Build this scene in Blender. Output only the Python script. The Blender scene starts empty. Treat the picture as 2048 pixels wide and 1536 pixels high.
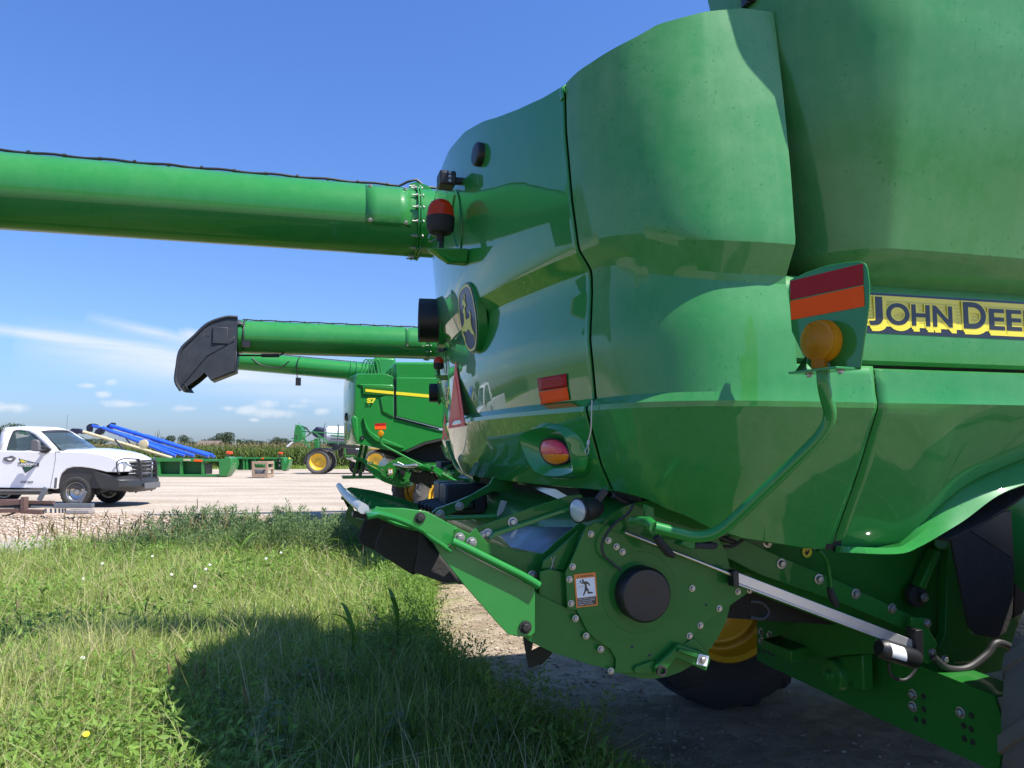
import bpy, math, random
import numpy as np
from mathutils import Vector, Matrix, noise
random.seed(7)
R = math.radians
# ------------------------------------------------------------------ camera, sky, sun
F = 1520.0; TH = math.atan(127/1520.0); TM = R(15); EYE = 1.6
scn = bpy.context.scene
cam = bpy.data.objects.new('camera', bpy.data.cameras.new('camera'))
scn.collection.objects.link(cam); scn.camera = cam
cam.data.sensor_width = 36; cam.data.lens = 36*F/2048
cam.data.clip_start = .05; cam.data.clip_end = 5000
cam.location = (0, 0, EYE); cam.rotation_euler = (R(90)+TH, 0, 0)
scn.view_settings.view_transform = 'Standard'; scn.view_settings.look = 'None'
scn.view_settings.exposure = 0.75; scn.view_settings.gamma = 1
SUNM = Vector((0.50, -0.42, 1.0)).normalized()          # towards the sun, in machine axes
SUN = Vector((SUNM.x*math.cos(TM)-SUNM.y*math.sin(TM), SUNM.x*math.sin(TM)+SUNM.y*math.cos(TM), SUNM.z))
sd = bpy.data.lights.new('sun', 'SUN'); sd.energy = 5.0; sd.angle = R(.5); sd.color = (1, .955, .88)
so = bpy.data.objects.new('sun', sd); scn.collection.objects.link(so)
so.rotation_euler = SUN.to_track_quat('Z', 'Y').to_euler(); so.location = (0, 0, 30)

def nd(nt, t, **kw):
    n = nt.nodes.new(t)
    for k, v in kw.items():
        if k == 'i':
            for kk, vv in v.items(): n.inputs[kk].default_value = vv
        else: setattr(n, k, v)
    return n
def ln(nt, a, b): nt.links.new(a, b)

world = bpy.data.worlds.new('World'); scn.world = world; world.use_nodes = True
wt = world.node_tree; wt.nodes.clear()
sky = nd(wt, 'ShaderNodeTexSky', sky_type='NISHITA', sun_disc=False)
sky.sun_elevation = math.asin(SUN.z); sky.sun_rotation = math.atan2(SUN.x, SUN.y)
sky.altitude = 100; sky.air_density = 1.0; sky.dust_density = .6; sky.ozone_density = 2.2
bg = nd(wt, 'ShaderNodeBackground', i={'Strength': .106}); wo = nd(wt, 'ShaderNodeOutputWorld')
tc = nd(wt, 'ShaderNodeTexCoord')
def px_dir(px, py):
    x = (px-1024)/F; y = (768-py)/F
    return Vector((x, math.cos(TH)-y*math.sin(TH), math.sin(TH)+y*math.cos(TH)))
def vm(op, a, b=None):
    n = nd(wt, 'ShaderNodeVectorMath', operation=op); ln(wt, a, n.inputs[0])
    if b is not None:
        if isinstance(b, tuple): n.inputs[1].default_value = b
        else: ln(wt, b, n.inputs[1])
    return n
def ma(op, a, b=None, c=None, nt=None, clamp=False):
    nt = nt or wt
    n = nd(nt, 'ShaderNodeMath', operation=op, use_clamp=clamp)
    for k, v in enumerate((a, b, c)):
        if v is None: continue
        if isinstance(v, (int, float)): n.inputs[k].default_value = v
        else: ln(nt, v, n.inputs[k])
    return n.outputs[0]
dirn = vm('NORMALIZE', tc.outputs['Generated']).outputs[0]
n1 = nd(wt, 'ShaderNodeTexNoise', i={'Scale': 26, 'Detail': 6, 'Roughness': .6}); ln(wt, dirn, n1.inputs['Vector'])
nz1 = n1.outputs['Fac']
# small fair-weather clouds near the horizon (direction, half width, half height)
blobs = [(620,802,62,13),(540,806,26,10),(560,826,50,10),(376,817,27,7),(494,820,20,8),(645,822,27,9),(455,817,14,6),(508,840,9,4),
         (22,814,44,9),(222,764,20,9),(206,788,12,6),(178,771,15,5),(382,672,34,16),(250,808,34,7),(600,812,40,8),(245,700,30,10),(-160,800,70,16),(-400,780,80,20),(1300,800,70,12)]
acc = None
for (px, py, w, h) in blobs:
    d = px_dir(px, py).normalized()
    s = vm('SUBTRACT', dirn, tuple(d)); f = 1/math.hypot(1, (px-1024)/F)
    m = vm('MULTIPLY', s.outputs[0], (F/w/f*.9, F/w/f*.9, F/h/f*.9))
    L = vm('LENGTH', m.outputs[0]).outputs['Value']
    v = ma('SUBTRACT', 1.15, L)
    acc = v if acc is None else ma('MAXIMUM', acc, v)
acc = ma('ADD', acc, ma('MULTIPLY', ma('SUBTRACT', nz1, .55), 3.2))
cum = ma('MULTIPLY', ma('MULTIPLY', acc, 1.0, clamp=True), .62)
# high thin cirrus: a tilted band
mp = nd(wt, 'ShaderNodeMapping'); mp.inputs['Scale'].default_value = (2.2, 2.2, 26); mp.inputs['Rotation'].default_value = (0, R(-9), 0)
ln(wt, dirn, mp.inputs['Vector'])
n2 = nd(wt, 'ShaderNodeTexNoise', i={'Scale': 1.6, 'Detail': 7, 'Roughness': .62, 'Distortion': .6}); ln(wt, mp.outputs[0], n2.inputs['Vector'])
def band(p0, p1, wid):
    a = px_dir(*p0).normalized(); b = px_dir(*p1).normalized()
    n = a.cross(b).normalized(); mid = (a+b).normalized(); half = (a-b).length/2
    dt = vm('DOT_PRODUCT', dirn, tuple(n)).outputs['Value']
    across = ma('SUBTRACT', 1, ma('DIVIDE', ma('ABSOLUTE', dt), wid), clamp=True)
    al = vm('LENGTH', vm('SUBTRACT', dirn, tuple(mid)).outputs[0]).outputs['Value']
    along = ma('SUBTRACT', 1, ma('DIVIDE', al, half*1.25), clamp=True)
    return ma('MULTIPLY', ma('POWER', across, 1.3), ma('POWER', along, .5))
b1 = ma('MULTIPLY', band((-80,648), (330,705), .010), 1.1)
b2 = ma('MULTIPLY', band((120,700), (760,780), .040), 1.1)
b3 = ma('MULTIPLY', band((200,640), (420,690), .010), .8)
b4 = ma('MULTIPLY', band((-900,560), (-150,700), .05), .6)
cir = ma('ADD', ma('ADD', b1, b2), ma('ADD', b3, b4), clamp=True)
cir = ma('MULTIPLY', cir, ma('MULTIPLY', n2.outputs['Fac'], 1.5, clamp=True))
cl = ma('MAXIMUM', cum, cir)
tint = nd(wt, 'ShaderNodeMix', data_type='RGBA', blend_type='MULTIPLY'); tint.inputs['Factor'].default_value = 1
sxyz = nd(wt, 'ShaderNodeSeparateXYZ'); ln(wt, dirn, sxyz.inputs[0])
ramp = nd(wt, 'ShaderNodeValToRGB'); el = ramp.color_ramp.elements
el[0].position = 0; el[0].color = (.40, .50, .76, 1); el[1].position = .55; el[1].color = (.58, .86, 1.34, 1)
e2 = el.new(.12); e2.color = (.58, .74, 1.05, 1)
ln(wt, sxyz.outputs['Z'], ramp.inputs[0]); ln(wt, ramp.outputs[0], tint.inputs['B'])
ln(wt, sky.outputs[0], tint.inputs['A'])
cmix = nd(wt, 'ShaderNodeMix', data_type='RGBA'); cmix.inputs['B'].default_value = (5.0, 5.3, 5.7, 1)
ln(wt, cl, cmix.inputs['Factor']); ln(wt, tint.outputs['Result'], cmix.inputs['A'])
ln(wt, cmix.outputs['Result'], bg.inputs['Color']); ln(wt, bg.outputs[0], wo.inputs['Surface'])

# ------------------------------------------------------------------ pixels of the photograph -> rays (used to measure real positions)
def rayw(px, py): return px_dir(px, py)
CT, ST = math.cos(TM), math.sin(TM)
def raym(px, py):
    d = px_dir(px, py); return Vector((d.x*CT+d.y*ST, -d.x*ST+d.y*CT, d.z))
def PB(px, py, b): r = raym(px, py); t = b/r.y; return Vector((t*r.x, b, EYE+t*r.z))
def PA(px, py, a): r = raym(px, py); t = a/r.x; return Vector((a, t*r.y, EYE+t*r.z))
def PY(px, py, Y): r = rayw(px, py); t = Y/r.y; return Vector((t*r.x, Y, EYE+t*r.z))
def PG(px, py, z=0): r = rayw(px, py); t = (z-EYE)/r.z; return Vector((t*r.x, t*r.y, z))
def z1(x, y): return (820+x/3.072, 100+y/3.072)
def z2(x, y): return (820+x/3.072, 560+y/3.072)
def z3(x, y): return (660+x/3.572, 930+y/3.572)
def z4(x, y): return (1080+x/3.072, 930+y/3.072)
def z5(x, y): return (1500+x/2.535, 930+y/2.535)
def z6(x, y): return (1500+x/2.954, 480+y/2.954)
def z9(x, y): return (860+x/5.389, 940+y/5.389)
def zt(x, y): return (1000+x/7.68, 820+y/7.68)

# ------------------------------------------------------------------ materials
def srgb(r, g, b): return tuple(((c/255)/12.92 if c/255 <= .04045 else ((c/255+.055)/1.055)**2.4) for c in (r, g, b))+(1,)
MATS = {}
def mat(name, col, rough=.5, metal=0, coat=0, var=.12, vscale=6, bump=0, bscale=60, trans=0, **kw):
    m = bpy.data.materials.new(name); m.use_nodes = True; nt = m.node_tree
    p = nt.nodes['Principled BSDF']
    if len(col) == 3: col = tuple(col)+(1,)
    p.inputs['Roughness'].default_value = rough; p.inputs['Metallic'].default_value = metal
    p.inputs['Coat Weight'].default_value = coat; p.inputs['Coat Roughness'].default_value = .02
    t = nd(nt, 'ShaderNodeTexCoord')
    n = nd(nt, 'ShaderNodeTexNoise', i={'Scale': vscale, 'Detail': 5, 'Roughness': .6}); ln(nt, t.outputs['Object'], n.inputs['Vector'])
    mx = nd(nt, 'ShaderNodeMix', data_type='RGBA')
    mx.inputs['A'].default_value = tuple(c*(1-var) for c in col[:3])+(1,); mx.inputs['B'].default_value = tuple(min(1, c*(1+var)) for c in col[:3])+(1,)
    ln(nt, n.outputs['Fac'], mx.inputs['Factor']); ln(nt, mx.outputs['Result'], p.inputs['Base Color'])
    rr = nd(nt, 'ShaderNodeMapRange', i={'From Min': .3, 'From Max': .7, 'To Min': max(0, rough*.85), 'To Max': min(1, rough*1.2)})
    ln(nt, n.outputs['Fac'], rr.inputs['Value']); ln(nt, rr.outputs[0], p.inputs['Roughness'])
    if bump:
        nb = nd(nt, 'ShaderNodeTexNoise', i={'Scale': bscale, 'Detail': 4}); ln(nt, t.outputs['Object'], nb.inputs['Vector'])
        bp = nd(nt, 'ShaderNodeBump', i={'Strength': bump, 'Distance': .01}); ln(nt, nb.outputs['Fac'], bp.inputs['Height']); ln(nt, bp.outputs[0], p.inputs['Normal'])
    if trans: p.inputs['Transmission Weight'].default_value = trans
    for k, v in kw.items(): p.inputs[k.replace('_', ' ')].default_value = v
    MATS[name] = m; return m

def paint(name, col, dust=.0, coat=1.0, spots=0., rough=.38, wave=.0, zgrad=False):
    m = bpy.data.materials.new(name); m.use_nodes = True; nt = m.node_tree; p = nt.nodes['Principled BSDF']
    t = nd(nt, 'ShaderNodeTexCoord')
    n = nd(nt, 'ShaderNodeTexNoise', i={'Scale': 2.3, 'Detail': 8, 'Roughness': .62}); ln(nt, t.outputs['Object'], n.inputs['Vector'])
    n3 = nd(nt, 'ShaderNodeTexNoise', i={'Scale': 14, 'Detail': 6, 'Roughness': .7}); ln(nt, t.outputs['Object'], n3.inputs['Vector'])
    # vertical run marks in the dust
    mp = nd(nt, 'ShaderNodeMapping'); mp.inputs['Scale'].default_value = (26, 26, 1.6); ln(nt, t.outputs['Object'], mp.inputs['Vector'])
    n4 = nd(nt, 'ShaderNodeTexNoise', i={'Scale': 1, 'Detail': 4, 'Roughness': .6}); ln(nt, mp.outputs[0], n4.inputs['Vector'])
    s = ma('ADD', ma('MULTIPLY', n.outputs['Fac'], .55, nt=nt), ma('ADD', ma('MULTIPLY', n3.outputs['Fac'], .28, nt=nt), ma('MULTIPLY', n4.outputs['Fac'], .17, nt=nt), nt=nt), nt=nt)
    mr = nd(nt, 'ShaderNodeMapRange', i={'From Min': .36, 'From Max': .66, 'To Min': dust*.2, 'To Max': dust*1.8}); ln(nt, s, mr.inputs['Value'])
    fac = mr.outputs[0]
    if zgrad:   # paler with height: settled dust, plus sunlight and sky sheen put into the colour
        sz = nd(nt, 'ShaderNodeSeparateXYZ'); ln(nt, t.outputs['Object'], sz.inputs[0])
        zg = nd(nt, 'ShaderNodeMapRange', i={'From Min': 1.6, 'From Max': 2.9, 'To Min': .7, 'To Max': 3.4}); ln(nt, ma('ADD', sz.outputs['Z'], ma('MULTIPLY', n.outputs['Fac'], .4, nt=nt), nt=nt), zg.inputs['Value'])
        fac = ma('MULTIPLY', fac, zg.outputs[0], nt=nt)
    if spots:
        wp = nd(nt, 'ShaderNodeMapping'); wp.inputs['Scale'].default_value = (1, 1, .72); ln(nt, t.outputs['Object'], wp.inputs['Vector'])
        wn = nd(nt, 'ShaderNodeTexNoise', i={'Scale': 60, 'Detail': 2}); ln(nt, t.outputs['Object'], wn.inputs['Vector'])
        wa = nd(nt, 'ShaderNodeMix', data_type='RGBA', blend_type='LINEAR_LIGHT'); wa.inputs['Factor'].default_value = .012; ln(nt, wp.outputs[0], wa.inputs['A']); ln(nt, wn.outputs['Color'], wa.inputs['B'])
        v = nd(nt, 'ShaderNodeTexVoronoi', i={'Scale': 58, 'Randomness': 1.0}); ln(nt, wa.outputs['Result'], v.inputs['Vector'])
        sp = nd(nt, 'ShaderNodeMapRange', i={'From Min': .05, 'From Max': .27, 'To Min': 1, 'To Max': 0}); ln(nt, v.outputs['Distance'], sp.inputs['Value'])
        nn = nd(nt, 'ShaderNodeTexNoise', i={'Scale': 5.5, 'Detail': 3}); ln(nt, t.outputs['Object'], nn.inputs['Vector'])
        gate = nd(nt, 'ShaderNodeMapRange', i={'From Min': .42, 'From Max': .6}); ln(nt, nn.outputs['Fac'], gate.inputs['Value'])
        sep = nd(nt, 'ShaderNodeSeparateColor'); ln(nt, v.outputs['Color'], sep.inputs[0])
        g2 = ma('GREATER_THAN', sep.outputs[0], .45, nt=nt)
        spf = ma('MULTIPLY', ma('MULTIPLY', sp.outputs[0], g2, nt=nt), ma('MULTIPLY', gate.outputs[0], spots, nt=nt), nt=nt)
        fac = ma('MULTIPLY', fac, ma('SUBTRACT', 1, spf, nt=nt), nt=nt)
    base = nd(nt, 'ShaderNodeMix', data_type='RGBA'); base.inputs['A'].default_value = tuple(c*.92 for c in col[:3])+(1,)
    base.inputs['B'].default_value = tuple(c*1.08 for c in col[:3])+(1,); ln(nt, n3.outputs['Fac'], base.inputs['Factor'])
    dm = nd(nt, 'ShaderNodeMix', data_type='RGBA'); dm.inputs['B'].default_value = (.33, .43, .30, 1)
    ln(nt, fac, dm.inputs['Factor']); ln(nt, base.outputs['Result'], dm.inputs['A'])
    col_out = dm.outputs['Result']
    if spots:
        dk = nd(nt, 'ShaderNodeMix', data_type='RGBA'); dk.inputs['B'].default_value = (col[0]*.45, col[1]*.5, col[2]*.5, 1)
        ln(nt, ma('MULTIPLY', spf, .5, nt=nt), dk.inputs['Factor']); ln(nt, col_out, dk.inputs['A']); col_out = dk.outputs['Result']
    ln(nt, col_out, p.inputs['Base Color'])
    p.inputs['Roughness'].default_value = rough; p.inputs['Specular IOR Level'].default_value = .12
    cw = nd(nt, 'ShaderNodeMapRange', i={'From Min': 0, 'From Max': .35, 'To Min': coat, 'To Max': coat*.35}); ln(nt, fac, cw.inputs['Value']); ln(nt, cw.outputs[0], p.inputs['Coat Weight'])
    cr = nd(nt, 'ShaderNodeMapRange', i={'From Min': 0, 'From Max': .3, 'To Min': .012, 'To Max': .20}); ln(nt, fac, cr.inputs['Value']); ln(nt, cr.outputs[0], p.inputs['Coat Roughness'])
    p.inputs['Coat IOR'].default_value = 1.5
    if wave:
        nb = nd(nt, 'ShaderNodeTexNoise', i={'Scale': 2.2, 'Detail': 1}); ln(nt, t.outputs['Object'], nb.inputs['Vector'])
        bp = nd(nt, 'ShaderNodeBump', i={'Strength': wave, 'Distance': .02}); ln(nt, nb.outputs['Fac'], bp.inputs['Height'])
        ln(nt, bp.outputs[0], p.inputs['Normal']); ln(nt, bp.outputs[0], p.inputs['Coat Normal'])
    MATS[name] = m; return m
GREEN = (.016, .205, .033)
M = MATS
paint('green_panel_paint', GREEN, dust=.006, wave=.015)
paint('green_dusty_paint', GREEN, dust=.055, spots=.9, coat=.9, wave=.02, zgrad=True)
paint('green_tank_paint', (.017, .19, .033), dust=.13, spots=1.0, coat=.7)
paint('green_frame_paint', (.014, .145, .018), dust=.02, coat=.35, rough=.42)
paint('green_machine_paint', GREEN, dust=.015, coat=.8)
paint('green_auger_paint', GREEN, dust=.05, spots=.5, coat=.8)
mat('spout_black', (.030, .033, .040), .55, var=.3, coat=.15)
mat('black_plastic', (.012, .012, .013), .42, var=.3)
mat('black_rubber', (.018, .017, .016), .75, var=.35, bump=.3, bscale=90)
mat('dirty_rubber', (.032, .030, .028), .85, var=.45, bump=.4, bscale=50, vscale=9)
mat('tyre_rubber', (.040, .038, .036), .8, var=.3, bump=.25, bscale=70)
mat('dusty_tyre_rubber', (.10, .095, .085), .9, var=.4, bump=.3, bscale=60)
mat('yellow_rim_paint', (.72, .44, .02), .4, coat=.4, var=.06)
mat('yellow_decal', (.80, .66, .03), .35, var=.03, coat=.4)
mat('yellow_decal_stripe', (.62, .52, .03), .35, var=.03, coat=.4)
mat('black_decal', (.012, .012, .013), .35, var=.1, coat=.4)
mat('blue_emblem', (.012, .022, .09), .5, var=.1, coat=.25)
mat('emblem_yellow', (.75, .68, .12), .5, var=.05, coat=.1)
mat('orange_decal', (.80, .22, .03), .4, var=.04)
mat('white_decal', (.78, .78, .76), .4, var=.04)
mat('steel', (.50, .48, .45), .32, metal=1, var=.12, vscale=30)
mat('zinc', (.42, .41, .38), .38, metal=.85, var=.15, vscale=60)
mat('aluminium', (.62, .60, .57), .38, metal=.7, var=.05, vscale=20)
mat('glass_lamp', (.42, .46, .46), .15, var=.02, coat=1)
mat('red_reflector', (.36, .014, .016), .5, var=.1, coat=.12, vscale=120, Specular_IOR_Level=.1)
mat('orange_reflector', (1, .105, .018), .6, var=.02, Specular_IOR_Level=.05)
mat('red_lens', (.70, .012, .03), .2, var=.2, coat=.4, bump=.25, bscale=120)
mat('amber_tail_lens', (.85, .24, .01), .2, var=.2, coat=.4, bump=.3, bscale=120)
mat('smv_red', (1, .15, .12), .5, var=.06, Specular_IOR_Level=.1)
mat('smv_orange', (1, .22, .12), .5, var=.05, Specular_IOR_Level=.1)
mat('hose_black', (.02, .02, .021), .5, var=.3)
mat('pale_panel', (.30, .34, .36), .35, metal=.5, var=.12, vscale=12)
mat('beige_panel', (.45, .43, .37), .5, var=.1)

def lens(name, col, deep, ring=900):
    m = bpy.data.materials.new(name); m.use_nodes = True; nt = m.node_tree; p = nt.nodes['Principled BSDF']
    p.inputs['Base Color'].default_value = col; p.inputs['Roughness'].default_value = .12; p.inputs['Coat Weight'].default_value = 1
    p.inputs['Subsurface Weight'].default_value = .35; p.inputs['Subsurface Radius'].default_value = (.03, .01, .002); p.inputs['Subsurface Scale'].default_value = .5
    t = nd(nt, 'ShaderNodeTexCoord'); s = nd(nt, 'ShaderNodeSeparateXYZ'); ln(nt, t.outputs['UV'], s.inputs[0])
    w = nd(nt, 'ShaderNodeMath', operation='SINE'); ln(nt, ma('MULTIPLY', s.outputs['X'], ring, nt=nt), w.inputs[0])
    bp = nd(nt, 'ShaderNodeBump', i={'Strength': .8, 'Distance': .006}); ln(nt, w.outputs[0], bp.inputs['Height']); ln(nt, bp.outputs[0], p.inputs['Normal'])
    tr = nd(nt, 'ShaderNodeBsdfTranslucent'); tr.inputs[0].default_value = col; ms = nd(nt, 'ShaderNodeMixShader'); ms.inputs[0].default_value = .7; p.inputs['Coat Weight'].default_value = .6
    ln(nt, p.outputs[0], ms.inputs[1]); ln(nt, tr.outputs[0], ms.inputs[2]); ln(nt, ms.outputs[0], nt.nodes['Material Output'].inputs['Surface'])
    MATS[name] = m
lens('amber_lens', (1, .50, .03, 1), 0, 62)
lens('beacon_amber', (.95, .13, .02, 1), 0, 100)

# ------------------------------------------------------------------ mesh builder
class MB:
    def __init__(s): s.v = []; s.f = []; s.uv = None
    def add(s, vs, fs):
        o = len(s.v); s.v += [Vector(v) for v in vs]; s.f += [tuple(i+o for i in f) for f in fs]; return s
    def box(s, c, d, rot=None):
        c = Vector(c); h = [x/2 for x in d]; vs = []
        for x in (-1, 1):
            for y in (-1, 1):
                for z in (-1, 1):
                    p = Vector((x*h[0], y*h[1], z*h[2]))
                    if rot is not None: p = rot @ p
                    vs.append(c+p)
        return s.add(vs, [(0,1,3,2),(4,6,7,5),(0,4,5,1),(2,3,7,6),(0,2,6,4),(1,5,7,3)])
    def bar(s, p0, p1, w, h, up=(0, 0, 1)):
        p0 = Vector(p0); p1 = Vector(p1); d = (p1-p0); L = d.length; d.normalize()
        u = Vector(up); sx = d.cross(u)
        if sx.length < 1e-4: sx = d.cross(Vector((0, 1, 0)))
        sx.normalize(); uz = sx.cross(d)
        rot = Matrix((d, sx, uz)).transposed()
        return s.box((p0+p1)/2, (L, w, h), rot)
    def tube(s, pts, r, n=12, caps=True, sy=1.0):
        pts = [Vector(p) for p in pts]; rr = r if isinstance(r, (list, tuple)) else [r]*len(pts)
        vs = []; prev = None
        for k, p in enumerate(pts):
            t = (pts[min(k+1, len(pts)-1)]-pts[max(k-1, 0)]).normalized()
            if prev is None:
                u = t.cross(Vector((0, 0, 1)))
                if u.length < .05: u = t.cross(Vector((0, 1, 0)))
            else: u = prev-t*prev.dot(t)
            u.normalize(); prev = u; w = t.cross(u)
            for j in range(n):
                a = 2*math.pi*j/n; vs.append(p+u*math.cos(a)*rr[k]+w*math.sin(a)*rr[k]*sy)
        fs = [(k*n+j, k*n+(j+1) % n, (k+1)*n+(j+1) % n, (k+1)*n+j) for k in range(len(pts)-1) for j in range(n)]
        if caps: fs += [tuple(range(n))[::-1], tuple((len(pts)-1)*n+j for j in range(n))]
        return s.add(vs, fs)
    def cyl(s, p0, p1, r, n=16): return s.tube([p0, p1], r, n)
    def lathe(s, o, ax, prof, n=32, a0=0, a1=2*math.pi, close_ends=False):
        # prof: list of (radius, height along ax)
        o = Vector(o); ax = Vector(ax).normalized(); u = ax.cross(Vector((0, 0, 1)))
        if u.length < .05: u = Vector((1, 0, 0))
        u.normalize(); w = ax.cross(u); full = abs(a1-a0-2*math.pi) < 1e-6; m = n if full else n+1
        vs = []
        for (r, h) in prof:
            for j in range(m):
                a = a0+(a1-a0)*j/n; vs.append(o+ax*h+(u*math.cos(a)+w*math.sin(a))*r)
        fs = []
        for k in range(len(prof)-1):
            for j in range(n):
                j2 = (j+1) % m; fs.append((k*m+j, k*m+j2, (k+1)*m+j2, (k+1)*m+j))
        return s.add(vs, fs)
    def prism(s, pts, off):
        pts = [Vector(p) for p in pts]; off = Vector(off); n = len(pts)
        vs = pts+[p+off for p in pts]
        return s.add(vs, [tuple(range(n)), tuple(range(2*n-1, n-1, -1))]+[(i, i+n, (i+1) % n+n, (i+1) % n) for i in range(n)])
    def grid(s, rows, closed=False):
        m = len(rows[0]); vs = [Vector(p) for r in rows for p in r]; fs = []
        for k in range(len(rows)-1):
            for j in range(m if closed else m-1):
                j2 = (j+1) % m; fs.append((k*m+j, k*m+j2, (k+1)*m+j2, (k+1)*m+j))
        return s.add(vs, fs)
    def build(s, name, m, parent=None, angle=32, bevel=0, solid=0, flat=False, seg=2, soff=-1):
        org = ORG.get(parent.name, Vector()) if parent else Vector()
        me = bpy.data.meshes.new(name); me.from_pydata([tuple(v-org) for v in s.v], [], s.f)
        import bmesh
        bm = bmesh.new(); bm.from_mesh(me); bmesh.ops.remove_doubles(bm, verts=bm.verts, dist=1e-5)
        bmesh.ops.recalc_face_normals(bm, faces=bm.faces); bm.to_mesh(me); bm.free()
        if not flat:
            me.shade_smooth(); me.set_sharp_from_angle(angle=R(angle))
        me.materials.append(MATS[m] if isinstance(m, str) else m)
        o = bpy.data.objects.new(name, me); scn.collection.objects.link(o)
        if parent: o.parent = parent; ORG[o.name] = org
        if solid:
            md = o.modifiers.new('solid', 'SOLIDIFY'); md.thickness = solid; md.offset = soff
        if bevel:
            md = o.modifiers.new('bevel', 'BEVEL'); md.width = bevel; md.segments = seg; md.limit_method = 'ANGLE'; md.angle_limit = R(35)
            md.harden_normals = False
        return o
ORG = {}
def tag(o, label=None, cat=None, group=None, kind=None):
    for k, v in (('label', label), ('category', cat), ('group', group), ('kind', kind)):
        if v: o[k] = v
    return o
def empty(name, loc, rz=0, label=None, cat=None, group=None, org=None):
    o = bpy.data.objects.new(name, None); scn.collection.objects.link(o); o.empty_display_size = .2
    o.location = loc; o.rotation_euler = (0, 0, rz); ORG[o.name] = Vector(org) if org is not None else Vector()
    return tag(o, label, cat, group)
def copy_tree(o, parent=None):
    c = o.copy(); scn.collection.objects.link(c)
    if parent: c.parent = parent
    ORG[c.name] = ORG.get(o.name, Vector())
    for ch in list(o.children): copy_tree(ch, c)
    return c
def catmull(pts, n):
    pts = [Vector(p) for p in pts]; P = [pts[0]*2-pts[1]]+pts+[pts[-1]*2-pts[-2]]; out = []
    segs = len(pts)-1
    for i in range(n):
        u = i/(n-1)*segs; k = min(int(u), segs-1); t = u-k
        a, b, c, d = P[k:k+4]
        out.append(.5*((2*b)+(-a+c)*t+(2*a-5*b+4*c-d)*t*t+(-a+3*b-3*c+d)*t**3))
    return out
def interp(x, xs, ys):
    return float(np.interp(x, xs, ys))
def text_mesh(txt, m, parent, name, o, ux, uy, x0, x1, y0, y1, lift=.001, bold=.02, shear=0, thick=.0006):
    """lettering fitted into the rectangle [x0,x1]x[y0,y1] of the plane (o, ux, uy)"""
    cu = bpy.data.curves.new('t', 'FONT'); cu.body = txt; cu.size = 1; cu.offset = bold; cu.resolution_u = 6; cu.shear = shear
    to = bpy.data.objects.new('t', cu); scn.collection.objects.link(to)
    dg = bpy.context.evaluated_depsgraph_get(); me = to.evaluated_get(dg).to_mesh()
    vs = [Vector(v.co) for v in me.vertices]; fs = [tuple(p.vertices) for p in me.polygons]
    to.to_mesh_clear(); bpy.data.objects.remove(to); bpy.data.curves.remove(cu)
    ax, bx = min(v.x for v in vs), max(v.x for v in vs); ay, by = min(v.y for v in vs), max(v.y for v in vs)
    ux = Vector(ux).normalized(); uy = Vector(uy).normalized(); nn = ux.cross(uy)
    b = MB()
    W = [Vector(o)+ux*(x0+(v.x-ax)/(bx-ax)*(x1-x0))+uy*(y0+(v.y-ay)/(by-ay)*(y1-y0))+nn*lift for v in vs]
    b.add(W, fs)
    return b.build(name, m, parent, flat=True)
def lerp(a, b, t): return a+(b-a)*t
def fillet(pts, r, n=9):
    pts = [Vector(p) for p in pts]; out = [pts[0]]
    for i in range(1, len(pts)-1):
        a = pts[i]+(pts[i-1]-pts[i]).normalized()*min(r, (pts[i-1]-pts[i]).length*.45); c = pts[i]+(pts[i+1]-pts[i]).normalized()*min(r, (pts[i+1]-pts[i]).length*.45)
        for k in range(n): t = k/(n-1); out.append(a*(1-t)**2+pts[i]*2*t*(1-t)+c*t*t)
    return out+[pts[-1]]
# ------------------------------------------------------------------ the near combine (all points in machine axes: a forward, b away, z up)
def PP(px, py, P0, n):
    r = raym(px, py); c = Vector((0, 0, EYE)); n = Vector(n); t = (Vector(P0)-c).dot(n)/r.dot(n); return c+r*t
A0, B0 = 2.6, 3.6
def mroot(a, b, name, label, cat, group=None):
    """root whose local axes are machine axes; meshes are given in absolute machine coordinates around (A0, B0)"""
    return empty(name, (a*CT-b*ST, a*ST+b*CT, 0), TM, label, cat, group, org=(A0, B0, 0))
GC = 'green combine harvesters parked side by side'
C1 = mroot(A0, B0, 'combine_harvester', 'large green combine harvester in the foreground, black lettering on yellow along its side', 'combine', GC)

_bolt = {}
def bolt(parent, p, n, r=.011, m='zinc', long=0):
    key = (r, m, long)
    if key not in _bolt:
        b = MB(); b.lathe((0, 0, 0), (0, 0, 1), [(r*1.5, 0), (r*1.5, r*.25), (r*1.0, r*.3)], 14)
        b.lathe((0, 0, 0), (0, 0, 1), [(r, r*.3), (r, r*1.0), (r*.8, r*1.2), (0.0001, r*1.25)], 6)
        if long: b.cyl((0, 0, -long), (0, 0, 0), r*.55, 8)
        o = b.build('bolt', m, None, angle=30); _bolt[key] = o.data; bpy.data.objects.remove(o)
    o = bpy.data.objects.new('bolt', _bolt[key]); scn.collection.objects.link(o); o.parent = parent
    o.location = Vector(p)-ORG[parent.name]; o.rotation_euler = Vector(n).to_track_quat('Z', 'Y').to_euler(); return o

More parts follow.
